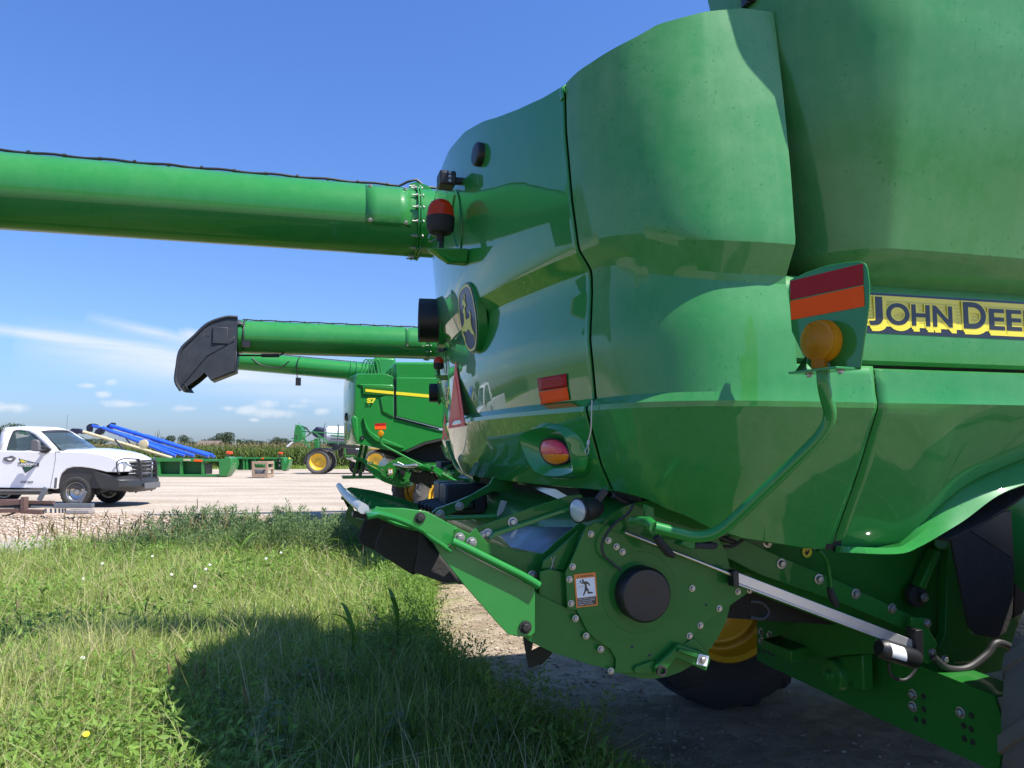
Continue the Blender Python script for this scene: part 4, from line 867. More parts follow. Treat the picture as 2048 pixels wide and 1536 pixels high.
# ------------------------------------------------------------------ ground
def gmat(name, cols, scale=1.0, stone=60, stone_amt=.5, bump=.5, rough=.95, streak=None, fine=220):
    m = bpy.data.materials.new(name); m.use_nodes = True; nt = m.node_tree; p = nt.nodes['Principled BSDF']; p.inputs['Roughness'].default_value = rough; p.inputs['Specular IOR Level'].default_value = .2
    t = nd(nt, 'ShaderNodeTexCoord'); src = t.outputs['Object']
    if streak:
        mp = nd(nt, 'ShaderNodeMapping'); mp.inputs['Scale'].default_value = streak; ln(nt, src, mp.inputs['Vector']); s2 = mp.outputs[0]
    else: s2 = src
    a = nd(nt, 'ShaderNodeTexNoise', i={'Scale': scale, 'Detail': 8, 'Roughness': .65}); ln(nt, s2, a.inputs['Vector'])
    f = nd(nt, 'ShaderNodeTexNoise', i={'Scale': fine, 'Detail': 4, 'Roughness': .7}); ln(nt, src, f.inputs['Vector'])
    v = nd(nt, 'ShaderNodeTexVoronoi', i={'Scale': stone}); ln(nt, src, v.inputs['Vector'])
    r = nd(nt, 'ShaderNodeValToRGB'); r.color_ramp.elements[0].color = cols[0]+(1,); r.color_ramp.elements[1].color = cols[-1]+(1,); r.color_ramp.elements[0].position = .3; r.color_ramp.elements[1].position = .7
    for i, c in enumerate(cols[1:-1]): e = r.color_ramp.elements.new(.3+.4*(i+1)/(len(cols)-1)); e.color = c+(1,)
    ln(nt, a.outputs['Fac'], r.inputs[0])
    sc = nd(nt, 'ShaderNodeSeparateColor'); ln(nt, v.outputs['Color'], sc.inputs[0])
    val = ma('ADD', 1-stone_amt*.5, ma('MULTIPLY', sc.outputs[0], stone_amt, nt=nt), nt=nt)
    val = ma('MULTIPLY', val, ma('ADD', .72, ma('MULTIPLY', f.outputs['Fac'], .56, nt=nt), nt=nt), nt=nt)
    mx = nd(nt, 'ShaderNodeMix', data_type='RGBA', blend_type='MULTIPLY'); mx.inputs['Factor'].default_value = 1
    cb = nd(nt, 'ShaderNodeCombineColor'); [ln(nt, val, cb.inputs[k]) for k in range(3)]
    ln(nt, r.outputs[0], mx.inputs['A']); ln(nt, cb.outputs[0], mx.inputs['B']); ln(nt, mx.outputs['Result'], p.inputs['Base Color'])
    h = ma('ADD', ma('MULTIPLY', v.outputs['Distance'], -.6, nt=nt), f.outputs['Fac'], nt=nt)
    b = nd(nt, 'ShaderNodeBump', i={'Strength': bump, 'Distance': .02}); ln(nt, h, b.inputs['Height']); ln(nt, b.outputs[0], p.inputs['Normal'])
    MATS[name] = m
gmat('field_soil', [(.08,.10,.035), (.14,.15,.06), (.20,.17,.10)], .2, 3, .3)
gmat('yard_gravel', [(.30,.245,.185), (.41,.345,.27), (.48,.415,.335)], .5, 26, .45, .5, streak=(.35, 1.6, 1))
gmat('pebble_bed', [(.34,.23,.15), (.48,.36,.26), (.58,.47,.37)], 1.2, 22, .9, .9)
gmat('concrete', [(.34,.30,.26), (.40,.36,.32)], .9, 80, .1, .15)
gmat('dry_mud', [(.30,.225,.15), (.46,.37,.265), (.56,.46,.345)], 1.6, 11, .35, 1.0, streak=(1, 1.6, 1), fine=90)
gmat('grass_soil', [(.03,.035,.012), (.06,.07,.02)], 3, 30, .4, .8)
def sheet_obj(name, pts, m, z):
    b = MB(); b.add([(x, y, z) for x, y in pts], [tuple(range(len(pts)))]); o = b.build(name, m, None, flat=True); return tag(o, kind='structure')
sheet_obj('ground', [(-2500,-300),(2500,-300),(2500,3500),(-2500,3500)], 'field_soil', -.01)
sheet_obj('gravel_yard', [(-80,-25),(60,-25),(60,56.5),(-8,57.5),(-30,57),(-80,57)], 'yard_gravel', 0)
pe = [PG(*p) for p in ((-260,1150),(-260,1022),(60,1024),(190,1026),(330,1030),(520,1034),(760,1036),(760,1100),(380,1100),(100,1110))]
sheet_obj('pebble_strip', [(p.x, p.y) for p in pe], 'pebble_bed', .004)
cs = [PG(*p) for p in ((-300,1072),(120,1076),(150,1092),(60,1140),(-300,1210))]
sheet_obj('concrete_slab', [(p.x, p.y) for p in cs], 'concrete', .012)
BX = [1.5, 2.4, 3.2, 4.0, 5.0, 6.2, 8.5, 12.0, 13.0]; BV = [1.85, 1.28, .76, .27, -.20, -.60, -.80, -1.05, -1.2]
rag = lambda y: interp(y, BX, BV)+.10*noise.noise(Vector((y*1.7, 3, 0)))+.05*noise.noise(Vector((y*6, 8, 0)))
mud = [(rag(y)-.25, y) for y in np.linspace(1.5, 12.9, 40)]+[(2.0, 14.0), (9, 13), (12, 0), (3, -1.5)]
sheet_obj('dirt_track', mud, 'dry_mud', .008)
gs = [(rag(y)-.12, y) for y in np.linspace(1.5, 12.6, 40)]+[(-4, 12.9), (-5.6, 12.6), (-6.7, 11.3), (-7.4, 10.2), (-12, 9.2), (-12, -1), (1.5, -1)]
sheet_obj('grass_patch_soil', gs, 'grass_soil', .016)

# ------------------------------------------------------------------ vegetation
def leafmat(name, ramp, trans=.45, rough=.55):
    m = bpy.data.materials.new(name); m.use_nodes = True; nt = m.node_tree; p = nt.nodes['Principled BSDF']; p.inputs['Roughness'].default_value = rough; p.inputs['Specular IOR Level'].default_value = .35
    a = nd(nt, 'ShaderNodeAttribute', attribute_name='tint'); r = nd(nt, 'ShaderNodeValToRGB')
    r.color_ramp.elements[0].color = ramp[0]+(1,); r.color_ramp.elements[1].color = ramp[-1]+(1,)
    for i, c in enumerate(ramp[1:-1]): e = r.color_ramp.elements.new((i+1)/(len(ramp)-1)); e.color = c+(1,)
    ln(nt, a.outputs['Fac'], r.inputs[0]); ln(nt, r.outputs[0], p.inputs['Base Color'])
    tr = nd(nt, 'ShaderNodeBsdfTranslucent'); ln(nt, r.outputs[0], tr.inputs[0]); ms = nd(nt, 'ShaderNodeMixShader'); ms.inputs[0].default_value = trans
    ln(nt, p.outputs[0], ms.inputs[1]); ln(nt, tr.outputs[0], ms.inputs[2]); ln(nt, ms.outputs[0], nt.nodes['Material Output'].inputs['Surface']); MATS[name] = m
leafmat('grass_blades', [(.10,.175,.022), (.20,.32,.045), (.30,.42,.08), (.42,.48,.15), (.60,.52,.30)])
leafmat('weed_leaves', [(.10,.19,.03), (.18,.31,.05), (.27,.42,.085)])
leafmat('sage_leaves', [(.09,.165,.05), (.155,.24,.085), (.22,.31,.13)])
leafmat('corn_leaves', [(.06,.10,.015), (.11,.17,.03), (.17,.21,.05), (.33,.27,.12)])
leafmat('young_corn', [(.07,.16,.02), (.14,.28,.035), (.22,.36,.05)])
leafmat('seed_heads', [(.14,.17,.04), (.32,.30,.13), (.24,.15,.08)])
leafmat('tree_leaves', [(.020,.038,.014), (.042,.070,.026), (.075,.105,.040)], .2)
RS = np.random.RandomState(11)
def raw_mesh(name, V, Fq, Ft, tint, m, kind='stuff', label=None, cat=None, smooth=True):
    """fast mesh from numpy arrays: quads Fq, triangles Ft"""
    me = bpy.data.meshes.new(name); V = np.asarray(V, np.float32); me.vertices.add(len(V)); me.vertices.foreach_set('co', V.ravel())
    nq, nt_ = len(Fq), len(Ft); loops = np.concatenate([np.asarray(Fq, np.int32).ravel(), np.asarray(Ft, np.int32).ravel()]) if nt_ else np.asarray(Fq, np.int32).ravel()
    me.loops.add(len(loops)); me.loops.foreach_set('vertex_index', loops); me.polygons.add(nq+nt_)
    st = np.concatenate([np.arange(nq)*4, nq*4+np.arange(nt_)*3]).astype(np.int32); me.polygons.foreach_set('loop_start', st)
    me.update(calc_edges=True); me.validate()
    at_ = me.attributes.new('tint', 'FLOAT', 'POINT'); at_.data.foreach_set('value', np.asarray(tint, np.float32))
    if smooth: me.shade_smooth()
    me.materials.append(MATS[m]); o = bpy.data.objects.new(name, me); scn.collection.objects.link(o)
    return tag(o, label, cat, None, kind) if kind or label else o
def blades(base, h, lean, az, w, tint, curl=1.0):
    """ribbons: 7 vertices, 2 quads and a triangle each"""
    n = len(base); ts = [0, .4, .75, 1.0]; dx, dy = np.cos(az), np.sin(az); px, py = -dy, dx
    tw = RS.uniform(-1, 1, n); wx, wy = px*np.cos(tw)+dx*np.sin(tw), py*np.cos(tw)+dy*np.sin(tw)
    V = np.zeros((n, 7, 3)); k = 0
    for i, t in enumerate(ts):
        c = base+np.stack([dx*lean*t**2, dy*lean*t**2, h*(t-.32*curl*t*t*np.clip(lean/h, 0, 1.6))], 1); ww = w*(1-t**1.7)*(.75 if t == 0 else 1)/2
        if i < 3:
            o = np.stack([wx*ww, wy*ww, ww*0], 1); V[:, k] = c-o; V[:, k+1] = c+o; k += 2
        else: V[:, k] = c
    b0 = np.arange(n)*7; Q = np.concatenate([np.stack([b0, b0+1, b0+3, b0+2], 1), np.stack([b0+2, b0+3, b0+5, b0+4], 1)]); T_ = np.stack([b0+4, b0+5, b0+6], 1)
    return V.reshape(-1, 3), Q, T_, np.repeat(tint, 7)
def leaves(c, L, w, az, pitch, roll, tint):
    """small ovate leaves: 4 vertices folded along the midrib"""
    n = len(c); d = np.stack([np.cos(az)*np.cos(pitch), np.sin(az)*np.cos(pitch), np.sin(pitch)], 1); s = np.stack([-np.sin(az), np.cos(az), np.zeros(n)], 1)
    u = np.cross(s, d); s2 = s*np.cos(roll)[:, None]+u*np.sin(roll)[:, None]
    L_, W_ = L[:, None], w[:, None]; V = np.stack([c, c+d*L_*.45+s2*W_/2+u*W_*.12, c+d*L_, c+d*L_*.45-s2*W_/2+u*W_*.12], 1)
    b0 = np.arange(n)*4; return V.reshape(-1, 3), np.concatenate([np.stack([b0, b0+1, b0+2], 1), np.stack([b0, b0+2, b0+3], 1)]), np.repeat(tint, 4)
def inside(x, y):
    xr = np.interp(y, BX, BV)-.05; bk = np.where(x > -5.2, 12.7, np.where(x > -6.7, 11.4+(x+6.7)*.8, 10.3+(x+6.9)*.25))
    return (x < xr-.02) & (y < bk)
def fbm(x, y, s, seed=0):
    return np.array([noise.noise(Vector((a*s, b*s, seed))) for a, b in zip(x, y)])
def scatter(n, y0=2.3, y1=12.8, p=1.6):
    out = []
    while sum(len(o) for o in out) < n:
        u = RS.rand(n); y = (y0**(2-p)+u*(y1**(2-p)-y0**(2-p)))**(1/(2-p)); x = RS.uniform(-.76, .42, n)*y-.2
        k = inside(x, y); out.append(np.stack([x[k], y[k]], 1))
    return np.concatenate(out)[:n]
P = scatter(150000); x, y = P[:, 0], P[:, 1]; n = len(P)
f1 = fbm(x, y, .55, 1); f2 = fbm(x, y, 1.9, 5)
h = np.clip(.27+.18*f1+.12*f2+RS.normal(0, .07, n), .05, .65)*(1+.25*(y > 9))*np.clip((np.interp(y, BX, BV)-x)/.5+.35, .4, 1)
lean = h*RS.gamma(1.6, .62, n); tint = np.clip(.42+.26*f1+.24*f2+RS.normal(0, .20, n)+.10*(x < -1.6)+np.where(RS.rand(n) < .06, .45, 0), 0, 1)
V, Q, T_, tt = blades(np.stack([x, y, np.full(n, .01)], 1), h, lean, RS.uniform(0, 6.28, n), RS.uniform(.004, .011, n)*(1+.07*y), tint)
raw_mesh('grass', V, Q, T_, tt, 'grass_blades', label='tall bright green grass filling the patch beside the combine', cat='grass')
P = scatter(3800, p=1.3); x, y = P[:, 0], P[:, 1]; n = len(P); h = RS.uniform(.25, .6, n)*np.clip((np.interp(y, BX, BV)-x)/.5+.2, .3, 1)
V, Q, T_, tt = blades(np.stack([x, y, np.full(n, .01)], 1), h, h*RS.gamma(2, .5, n), RS.uniform(0, 6.28, n), RS.uniform(.003, .007, n)*(1+.07*y), np.clip(RS.normal(.95, .12, n), 0, 1), .6)
raw_mesh('dry_grass_stems', V, Q, T_, tt, 'grass_blades', label='thin pale dry stems leaning through the green grass', cat='grass')
# low broad-leaved growth between the blades
P = scatter(80000, p=1.4); x, y = P[:, 0], P[:, 1]; k = fbm(x, y, .8, 9)+RS.normal(0, .14, len(x)) > .09; P = P[k]; x, y = P[:, 0], P[:, 1]; n = len(P)
z = RS.uniform(.03, .36, n)*np.clip((np.interp(y, BX, BV)-x)/.5+.4, .4, 1); V, T_, tt = leaves(np.stack([x, y, z], 1), RS.uniform(.025, .075, n)*(1+.03*y), RS.uniform(.008, .024, n)*(1+.03*y), RS.uniform(0, 6.28, n), RS.uniform(-.3, .9, n), RS.normal(0, .5, n), np.clip(RS.normal(.6, .22, n), 0, 1))
raw_mesh('ground_weeds', V, np.zeros((0, 4), int), T_, tt, 'weed_leaves', label='low broad leaved weeds growing between the grass blades', cat='weeds')
# feathery weeds: back of the patch and its right edge
def feathery(cx, cy, H, nl, rng):
    n = len(cx); C = []; L = []; W = []; A = []; Pp = []; TT = []; S = []
    for i in range(n):
        m_ = int(nl*H[i]/.5); t = RS.uniform(.12, 1, m_); la = RS.uniform(0, 6.28); ll = RS.uniform(.02, .16)
        rad = RS.uniform(0, 1, m_)*(.14*(1.05-t)+.015)*rng; az = RS.uniform(0, 6.28, m_)
        C.append(np.stack([cx[i]+np.cos(la)*ll*t**2+np.cos(az)*rad, cy[i]+np.sin(la)*ll*t**2+np.sin(az)*rad, H[i]*t+rad*.5], 1)); L.append(RS.uniform(.018, .05, m_)); W.append(RS.uniform(.006, .012, m_)); A.append(az); Pp.append(RS.uniform(.1, 1.2, m_)); TT.append(np.clip(RS.normal(.35+.3*t, .15), 0, 1))
    C = np.concatenate(C); L = np.concatenate(L); W = np.concatenate(W)
    return C, L, W, np.concatenate(A), np.concatenate(Pp), np.concatenate(TT)
xs = RS.uniform(-5.3, -.9, 620); ys = RS.uniform(10.2, 12.7, 620); H = np.clip(.52+.22*fbm(xs, ys, .9, 4)*2+RS.normal(0, .08, 620), .2, .95)
C_, L, W, A, Pp, TT = feathery(xs, ys, H, 85, 1.0)
V, T_, tt = leaves(C_, L*1.5, W*1.7, A, Pp, RS.normal(0, .5, len(L)), TT); raw_mesh('feathery_weeds', V, np.zeros((0, 4), int), T_, tt, 'sage_leaves', label='tall feathery weeds along the back of the grass patch', cat='weeds')
ys = RS.uniform(3.6, 10.5, 620); xs = np.interp(ys, BX, BV)-RS.gamma(1.5, .12, 620)-.08; H = np.clip(RS.normal(.30, .09, 620), .1, .55)
C_, L, W, A, Pp, TT = feathery(xs, ys, H, 130, .8)
V, T_, tt = leaves(C_, L, W, A, Pp, RS.normal(0, .5, len(L)), TT); raw_mesh('edge_weeds', V, np.zeros((0, 4), int), T_, tt, 'weed_leaves', label='bushy small leaved weeds spilling over the edge of the dirt track', cat='weeds')
# foxtail seed heads
V = []; Fq = []; tt = []
def foxtail(x, y, H, az, ben, s=1.0):
    k = len(V); pts = [(x+math.cos(az)*ben*t*t, y+math.sin(az)*ben*t*t, H*(t-.12*t*t*(ben > .05))) for t in (0, .35, .65, .8, .88, .96, 1.03, 1.08)]
    rr_ = [.0016, .0014, .0012, .0014, .0065, .0075, .0055, .001]
    for (a, b_, c), r in zip(pts, rr_):
        for j in range(5): t = 6.283*j/5; V.append((a+math.cos(t)*r*s, b_+math.sin(t)*r*s, c)); tt.append((.25 if r < .003 else RS.choice([.5, .62, 1.0])))
    for i in range(len(pts)-1):
        for j in range(5): Fq.append((k+i*5+j, k+i*5+(j+1) % 5, k+i*5+5+(j+1) % 5, k+i*5+5+j))
for i in range(430):
    u = RS.rand()
    if u < .6: yy = RS.uniform(9.2, 12.6); xx = RS.uniform(-8.6, -4.0)
    else: yy = RS.uniform(3.6, 10); xx = RS.uniform(-.7*yy, -.15*yy)
    if not inside(np.array([xx]), np.array([yy]))[0]: continue
    foxtail(xx, yy, RS.uniform(.35, .62)*(1.2 if u < .6 else .62), RS.uniform(0, 6.28), RS.uniform(.02, .2), (.75 if u < .6 else .7)+.03*yy)
for px, py, h_ in ((345,1425,.5), (370,1400,.52), (278,1385,.5), (385,1420,.48), (395,1430,.5), (40,1485,.42), (30,1250,.5), (505,1500,.55), (1150-700,1060,.5)):
    q = PG(px, py+60, 0); foxtail(q.x, q.y, h_*.9, RS.uniform(0, 6.28), .06, 1.3)
raw_mesh('foxtail_grass', V, Fq, np.zeros((0, 3), int), tt, 'seed_heads', label='thin foxtail grass with fuzzy nodding seed heads', cat='grass')
# stones and straw litter
def stones(n, fx, smin, smax, z0, name, m, label, flat=.5):
    V = []; F3 = []; tint = []
    base = [(1,0,0),(-1,0,0),(0,1,0),(0,-1,0),(0,0,1),(0,0,-1)]; tri = [(0,2,4),(2,1,4),(1,3,4),(3,0,4),(2,0,5),(1,2,5),(3,1,5),(0,3,5)]
    for i in range(n):
        x, y = fx(); s = RS.uniform(smin, smax)*(.6+.8*RS.rand()); a = RS.uniform(0, 6.28); k = len(V); e = RS.uniform(.5, 1.2); tn = RS.rand()
        for bx_, by_, bz_ in base:
            j = RS.uniform(.7, 1.25, 3); u, v, w_ = bx_*s*j[0], by_*s*e*j[1], bz_*s*flat*j[2]; V.append((x+u*math.cos(a)-v*math.sin(a), y+u*math.sin(a)+v*math.cos(a), z0+s*flat*.4+w_)); tint.append(tn)
        F3 += [(p+k, q+k, r+k) for p, q, r in tri]
    return raw_mesh(name, V, np.zeros((0, 4), int), F3, tint, m, label=label, cat='stones', smooth=False)
leafmat('stone_colours', [(.28,.21,.15), (.38,.29,.21), (.47,.38,.29), (.56,.49,.41)], 0, .9)
leafmat('straw_colours', [(.10,.08,.05), (.28,.22,.13), (.45,.37,.23)], 0, .8)
def fx1():
    y = RS.uniform(12.9, 18.2); return RS.uniform(-.72, -.08)*y, y
stones(7000, fx1, .018, .045, .006, 'loose_pebbles', 'stone_colours', 'tan and pink pebbles covering the strip behind the grass')
def fx2():
    y = RS.uniform(2.6, 9); return interp(y, BX, BV)+RS.gamma(1.5, .5)-.1, y
stones(3800, fx2, .004, .016, .01, 'track_stones', 'stone_colours', 'small stones scattered on the dirt track')
n = 5200; y = RS.uniform(2.6, 9.5, n); x = np.interp(y, BX, BV)+RS.gamma(1.5, .5, n); V, T_, tt = leaves(np.stack([x, y, np.full(n, .016)+RS.uniform(0, .006, n)], 1), RS.uniform(.02, .09, n), RS.uniform(.002, .006, n), RS.uniform(0, 6.28, n), RS.normal(.02, .06, n), RS.normal(0, .3, n), RS.rand(n))
raw_mesh('straw_litter', V, np.zeros((0, 4), int), T_, tt, 'straw_colours', label='dry straw litter lying on the dirt track', cat='straw')

# plants that stand out one by one
def ribbon(b, pts, ws, side, fold=.25):
    rows = []
    for p, w in zip(pts, ws): p = Vector(p); rows.append([p-side*w/2+Vector((0, 0, w*fold)), p, p+side*w/2+Vector((0, 0, w*fold))])
    b.grid(rows)
def settint(o, f):
    at_ = o.data.attributes.new('tint', 'FLOAT', 'POINT')
    for i, v in enumerate(o.data.vertices): at_.data[i].value = f(v.co, i)
def corn_plant(px, py, H, label, seed):
    rnd = random.Random(seed); q = PG(px, py, .02); root = empty('corn_seedling', q, rnd.uniform(0, 6), label, 'corn plant', 'volunteer corn plants in the grass')
    b = MB(); b.tube([(0, 0, 0), (.005, 0, H*.3), (.0, .01, H*.62)], [.011, .009, .004], 8); st_ = b.build('stem', 'young_corn', root); settint(st_, lambda c, i: .5)
    for k in range(7):
        a = k*2.6+rnd.uniform(-.4, .4); z = H*(.10+.075*k); L = H*rnd.uniform(.55, .85); up = .95-.08*k+(.25 if k > 4 else 0); pts = []; ws = []
        for t in np.linspace(0, 1, 9):
            r = L*t*(.55+.25*t); zz = z+L*up*(t-.75*t*t*(1.25-.12*k)); pts.append((math.cos(a)*r*.8, math.sin(a)*r*.8, max(.03, zz))); ws.append(.034*(math.sin(math.pi*min(1, .12+t*.9))**.6)*(1 if t < .97 else .15))
        b = MB(); ribbon(b, pts, ws, Vector((-math.sin(a), math.cos(a), 0))); o = b.build('leaf', 'young_corn', root, angle=60); g_ = rnd.uniform(.2, .8); settint(o, lambda c, i: g_)
corn_plant(478, 1150, .62, 'bright upright corn seedling in the sunny middle of the grass', 1)
corn_plant(702, 1135, .62, 'tall corn seedling growing below the hanging black rubber flaps', 2)
corn_plant(795, 1345, .66, 'corn seedling at the edge of the shadow, its top leaves sunlit', 3)
corn_plant(706, 1365, .60, 'dark corn seedling inside the shadow, left of the sunlit one', 4)
def broadleaf(px, py, H, label, seed, s=1):
    rnd = random.Random(seed); q = PG(px, py, .02); root = empty('broadleaf_weed', q, rnd.uniform(0, 6), label, 'weed', 'broad leaved weeds in the shadow')
    b = MB(); b.tube([(0, 0, 0), (.01, .0, H*.5), (.0, .01, H)], [.008, .006, .002], 8); st_ = b.build('stem', 'sage_leaves', root); settint(st_, lambda c, i: .4)
    for k in range(22):
        a = k*2.4+rnd.uniform(-.3, .3); f = k/21; z = H*(.25+.75*f); L = s*rnd.uniform(.08, .12)*(1-.45*f); d = Vector((math.cos(a), math.sin(a), 0)); sd_ = Vector((-d.y, d.x, 0)); st0 = d*(.05*(1-f)*s)+Vector((0, 0, z)); pts = []; ws = []
        for t in np.linspace(0, 1, 7): pts.append(st0+d*L*t+Vector((0, 0, L*(.35*t-.55*t*t)))); ws.append(L*.62*math.sin(math.pi*min(1, .06+t*.94))**.8+.001)
        b = MB(); b.tube([Vector((0, 0, z-.02)), st0], .0022, 5); ribbon(b, pts, ws, sd_, .12); o = b.build('leaf', 'sage_leaves', root, angle=60); g_ = rnd.uniform(.4, 1); settint(o, lambda c, i: g_)
broadleaf(535, 1560, .36, 'broadleaf weed at the bottom of the picture, near the shadow edge', 11, 1.25)
broadleaf(615, 1440, .34, 'broadleaf weed in the middle of the shadow, behind the lower ones', 12, 1.1)
broadleaf(790, 1550, .30, 'broadleaf weed in the dark grass below the corn seedlings', 13, 1.05)
broadleaf(990, 1550, .28, 'pale broadleaf weed at the right end of the dark grass', 14, 1.05)
broadleaf(445, 1475, .26, 'small broadleaf weed just inside the left edge of the shadow', 15, .9)
mat('white_petal', (.80,.78,.80), .6, var=.04); mat('yellow_petal', (.85,.65,.03), .6, var=.04)
fproto = None
for px, py, lb in ((168,1158,'tiny white flower at the left, where the auger shadow starts'),(420,1130,'tiny white flower left of the upright corn seedling'),(305,1113,'tiny white flower at the back of the grass'),(205,1128,'tiny white flower behind the band of shadow'),(562,1106,'tiny white flower right behind the tall weeds front'),(532,1118,'tiny white flower between corn seedling and feathery weeds'),(343,1150,'tiny white flower on the shadow band'),(165,1318,'lone white flower low in the sunny grass'),(390,1174,'tiny white flower at the right part of the shadow band'),(412,1139,'tiny white flower closest to the upright corn seedling')):
    q = PG(px, py, .30)
    if fproto is None:
        r_ = empty('wild_flower', q, 0, lb, 'flower', 'white flowers in the grass'); b = MB(); b.tube([(0,0,-.28),(0,0,0)], .002, 5); b.build('stem', 'green_frame_paint', r_)
        b = MB(); b.lathe((0,0,0), (.3,-.5,.8), [(.002,0),(.011,.008),(.015,.009)], 10); b.build('petals', 'white_petal', r_); fproto = r_
    else:
        r_ = copy_tree(fproto); r_.location = q; r_['label'] = lb
q = PG(172, 1470, .3); r_ = copy_tree(fproto); r_.location = q; r_['label'] = 'lone yellow flower in the front left grass'; del r_['group']
for c in r_.children:
    if c.name.startswith('petals'): c.data = c.data.copy(); c.data.materials[0] = MATS['yellow_petal']
# ------------------------------------------------------------------ the second combine: same machine, one bay further on
def at_m(o, a, b): o.location = (a*CT-b*ST, a*ST+b*CT, 0)
DA, DB_ = 1.02, 6.15
C2 = copy_tree(C1); at_m(C2, A0+DA, B0+DB_)
bpy.data.objects.remove(spa)
C2['label'] = 'green combine harvester just behind the foreground one, its black rubber spout hanging in the sky'
# ------------------------------------------------------------------ the third combine: newer body with a yellow stripe
SB = 15.0
C3 = mroot(A0, SB+1.6, 'combine_harvester', 'farthest green combine harvester, with S7 in yellow and a yellow stripe', 'combine', GC)
def zS(x, y): return (560+x/5.909, 700+y/5.909)
D3 = 12.5
def grab(pref, da, db, keep=None):
    for ch_ in list(C1.children):
        if any(ch_.name.split('.')[0] == p for p in pref) and (keep is None or keep(ch_)):
            c = copy_tree(ch_, C3); c.location = Vector(ch_.location)+Vector((A0+da-A0, B0+db-(SB+1.6)+ (0), 0))
            c['src'] = 1; del c['src']
            sh_ = ORG[c.name]
grab(['chopper_housing', 'chopper_skirt', 'chopper_drum', 'chopper_far_plate', 'lift_arm', 'arm_link', 'deflector_side_plate', 'tail_cheek', 'side_web', 'bolted_channel', 'actuator_rod', 'actuator_body', 'chassis_wall', 'tail_board', 'rubber_deflector', 'body_core', 'rear_axle'], .66, D3)
ORG[C3.name] = Vector((A0, SB+1.6, 0))
wheel(C3, (PB(893, 1000, 14.75).x, 14.75, .64), .64, .46, .38, 0, 16, 'rear_wheel', 'dusty_tyre_rubber'); wheel(C3, (2.5, 17.4, .64), .64, .46, .38, 0, 16, 'rear_wheel', 'dusty_tyre_rubber')
def P3(pts, b_): return [PB(*zS(*p), b_) for p in pts]
side3 = [(905,300),(935,281),(1245,281),(1330,312),(1345,330),(1345,800),(1870,945),(2400,1010),(2400,1000),(1880,1050),(1700,1090),(1480,1190),(1400,1205),(1200,1170),(925,1112),(900,1050),(885,700),(890,400)]
core = P3(side3, SB)
b = MB(); secs = []
for bb_, dx, dz in ((SB, 0, 0), (SB+.06, -.03, .01), (SB+.5, -.10, .02), (SB+1.6, -.15, .04), (SB+2.7, -.10, .02), (SB+3.15, -.05, .0), (SB+3.2, 0, 0)):
    row = []
    for k, p in enumerate(core):
        rear_ = 1 if k in (0, 14, 15, 16, 17) else (.6 if k == 1 else 0); row.append(Vector((p.x+dx*rear_, bb_, p.z+dz*(1 if p.z > 2.4 else 0))))
    secs.append(row)
b.grid(secs, closed=True); m_ = len(core); b.f.append(tuple(range(m_))); b.f.append(tuple(range((len(secs)-1)*m_, len(secs)*m_))[::-1])
b3 = b.build('rear_body', 'green_machine_paint', C3, angle=30, bevel=.03)
def plate3(pts, name, m, par, b_=SB, th=.02, bev=.005): b = MB(); b.prism(P3(pts, b_), (0, th, 0)); return b.build(name, m, par, bevel=bev)
plate3([(1372,330),(1390,322),(2300,330),(2300,1000),(1880,918),(1372,788)], 'side_door', 'green_machine_paint', C3, SB-.05, .06, .02)
plate3([(1346,330),(1372,330),(1372,792),(1880,925),(1880,945),(1346,806)], 'door_gap', 'black_plastic', C3, SB-.012, .01, .001)
plate3([(1355,140),(2300,140),(2300,425),(1355,418)], 'grain_tank', 'green_machine_paint', C3, SB+.1, 2.8, .05)
plate3([(905,400),(1345,410),(1345,800),(1210,730),(1180,560),(1240,545)], 'pressed_panel', 'green_machine_paint', b3, SB-.03, .04, .02)
plate3([(975,430),(1000,420),(1345,445),(1345,480),(1010,458),(1010,492),(1345,527),(1345,545),(985,520)], 'stripe_frame', 'green_frame_paint', b3, SB-.035, .03, .006)
plate3([(1010,460),(1345,489),(1345,525),(1010,492)], 'yellow_stripe', 'yellow_decal', b3, SB-.042, .004, 0)
plate3([(1372,492),(2300,575),(2300,612),(1372,528)], 'yellow_stripe', 'yellow_decal', b3, SB-.056, .004, 0)
q0, q1 = PB(*zS(1028, 628), SB-.045), PB(*zS(1134, 568), SB-.045)
text_mesh('S7', 'yellow_decal', b3, 'lettering', (0, SB-.036, 0), (1, 0, 0), (0, 0, 1), q0.x, q1.x, q0.z, q1.z, lift=.001, bold=.05)
plate3([(985,790),(1010,850),(1055,950),(1150,1020),(1470,1150),(1440,1165),(1130,1075),(1060,1010),(1010,930)], 'swage_line', 'green_machine_paint', b3, SB-.05, .06, .025)
plate3([(870,760),(925,800),(935,1110),(890,1095),(860,1000),(835,830)], 'corner_pod', 'green_machine_paint', b3, SB-.02, .5, .05)
b = MB(); q = PB(*zS(975, 1038), SB-.005); b.lathe(q, (0, -1, 0), [(.045, 0), (.04, .02), (.02, .022), (.001, .01)], 18); b.build('round_cap', 'black_plastic', b3)
b = MB(); q = PB(*zS(795, 790), SB+.8); b.lathe(q, (-1, 0, 0), [(.001, -.1), (.09, -.1), (.1, 0), (.07, .05), (.001, .06)], 10); b.build('exhaust_stub', 'black_plastic', b3)
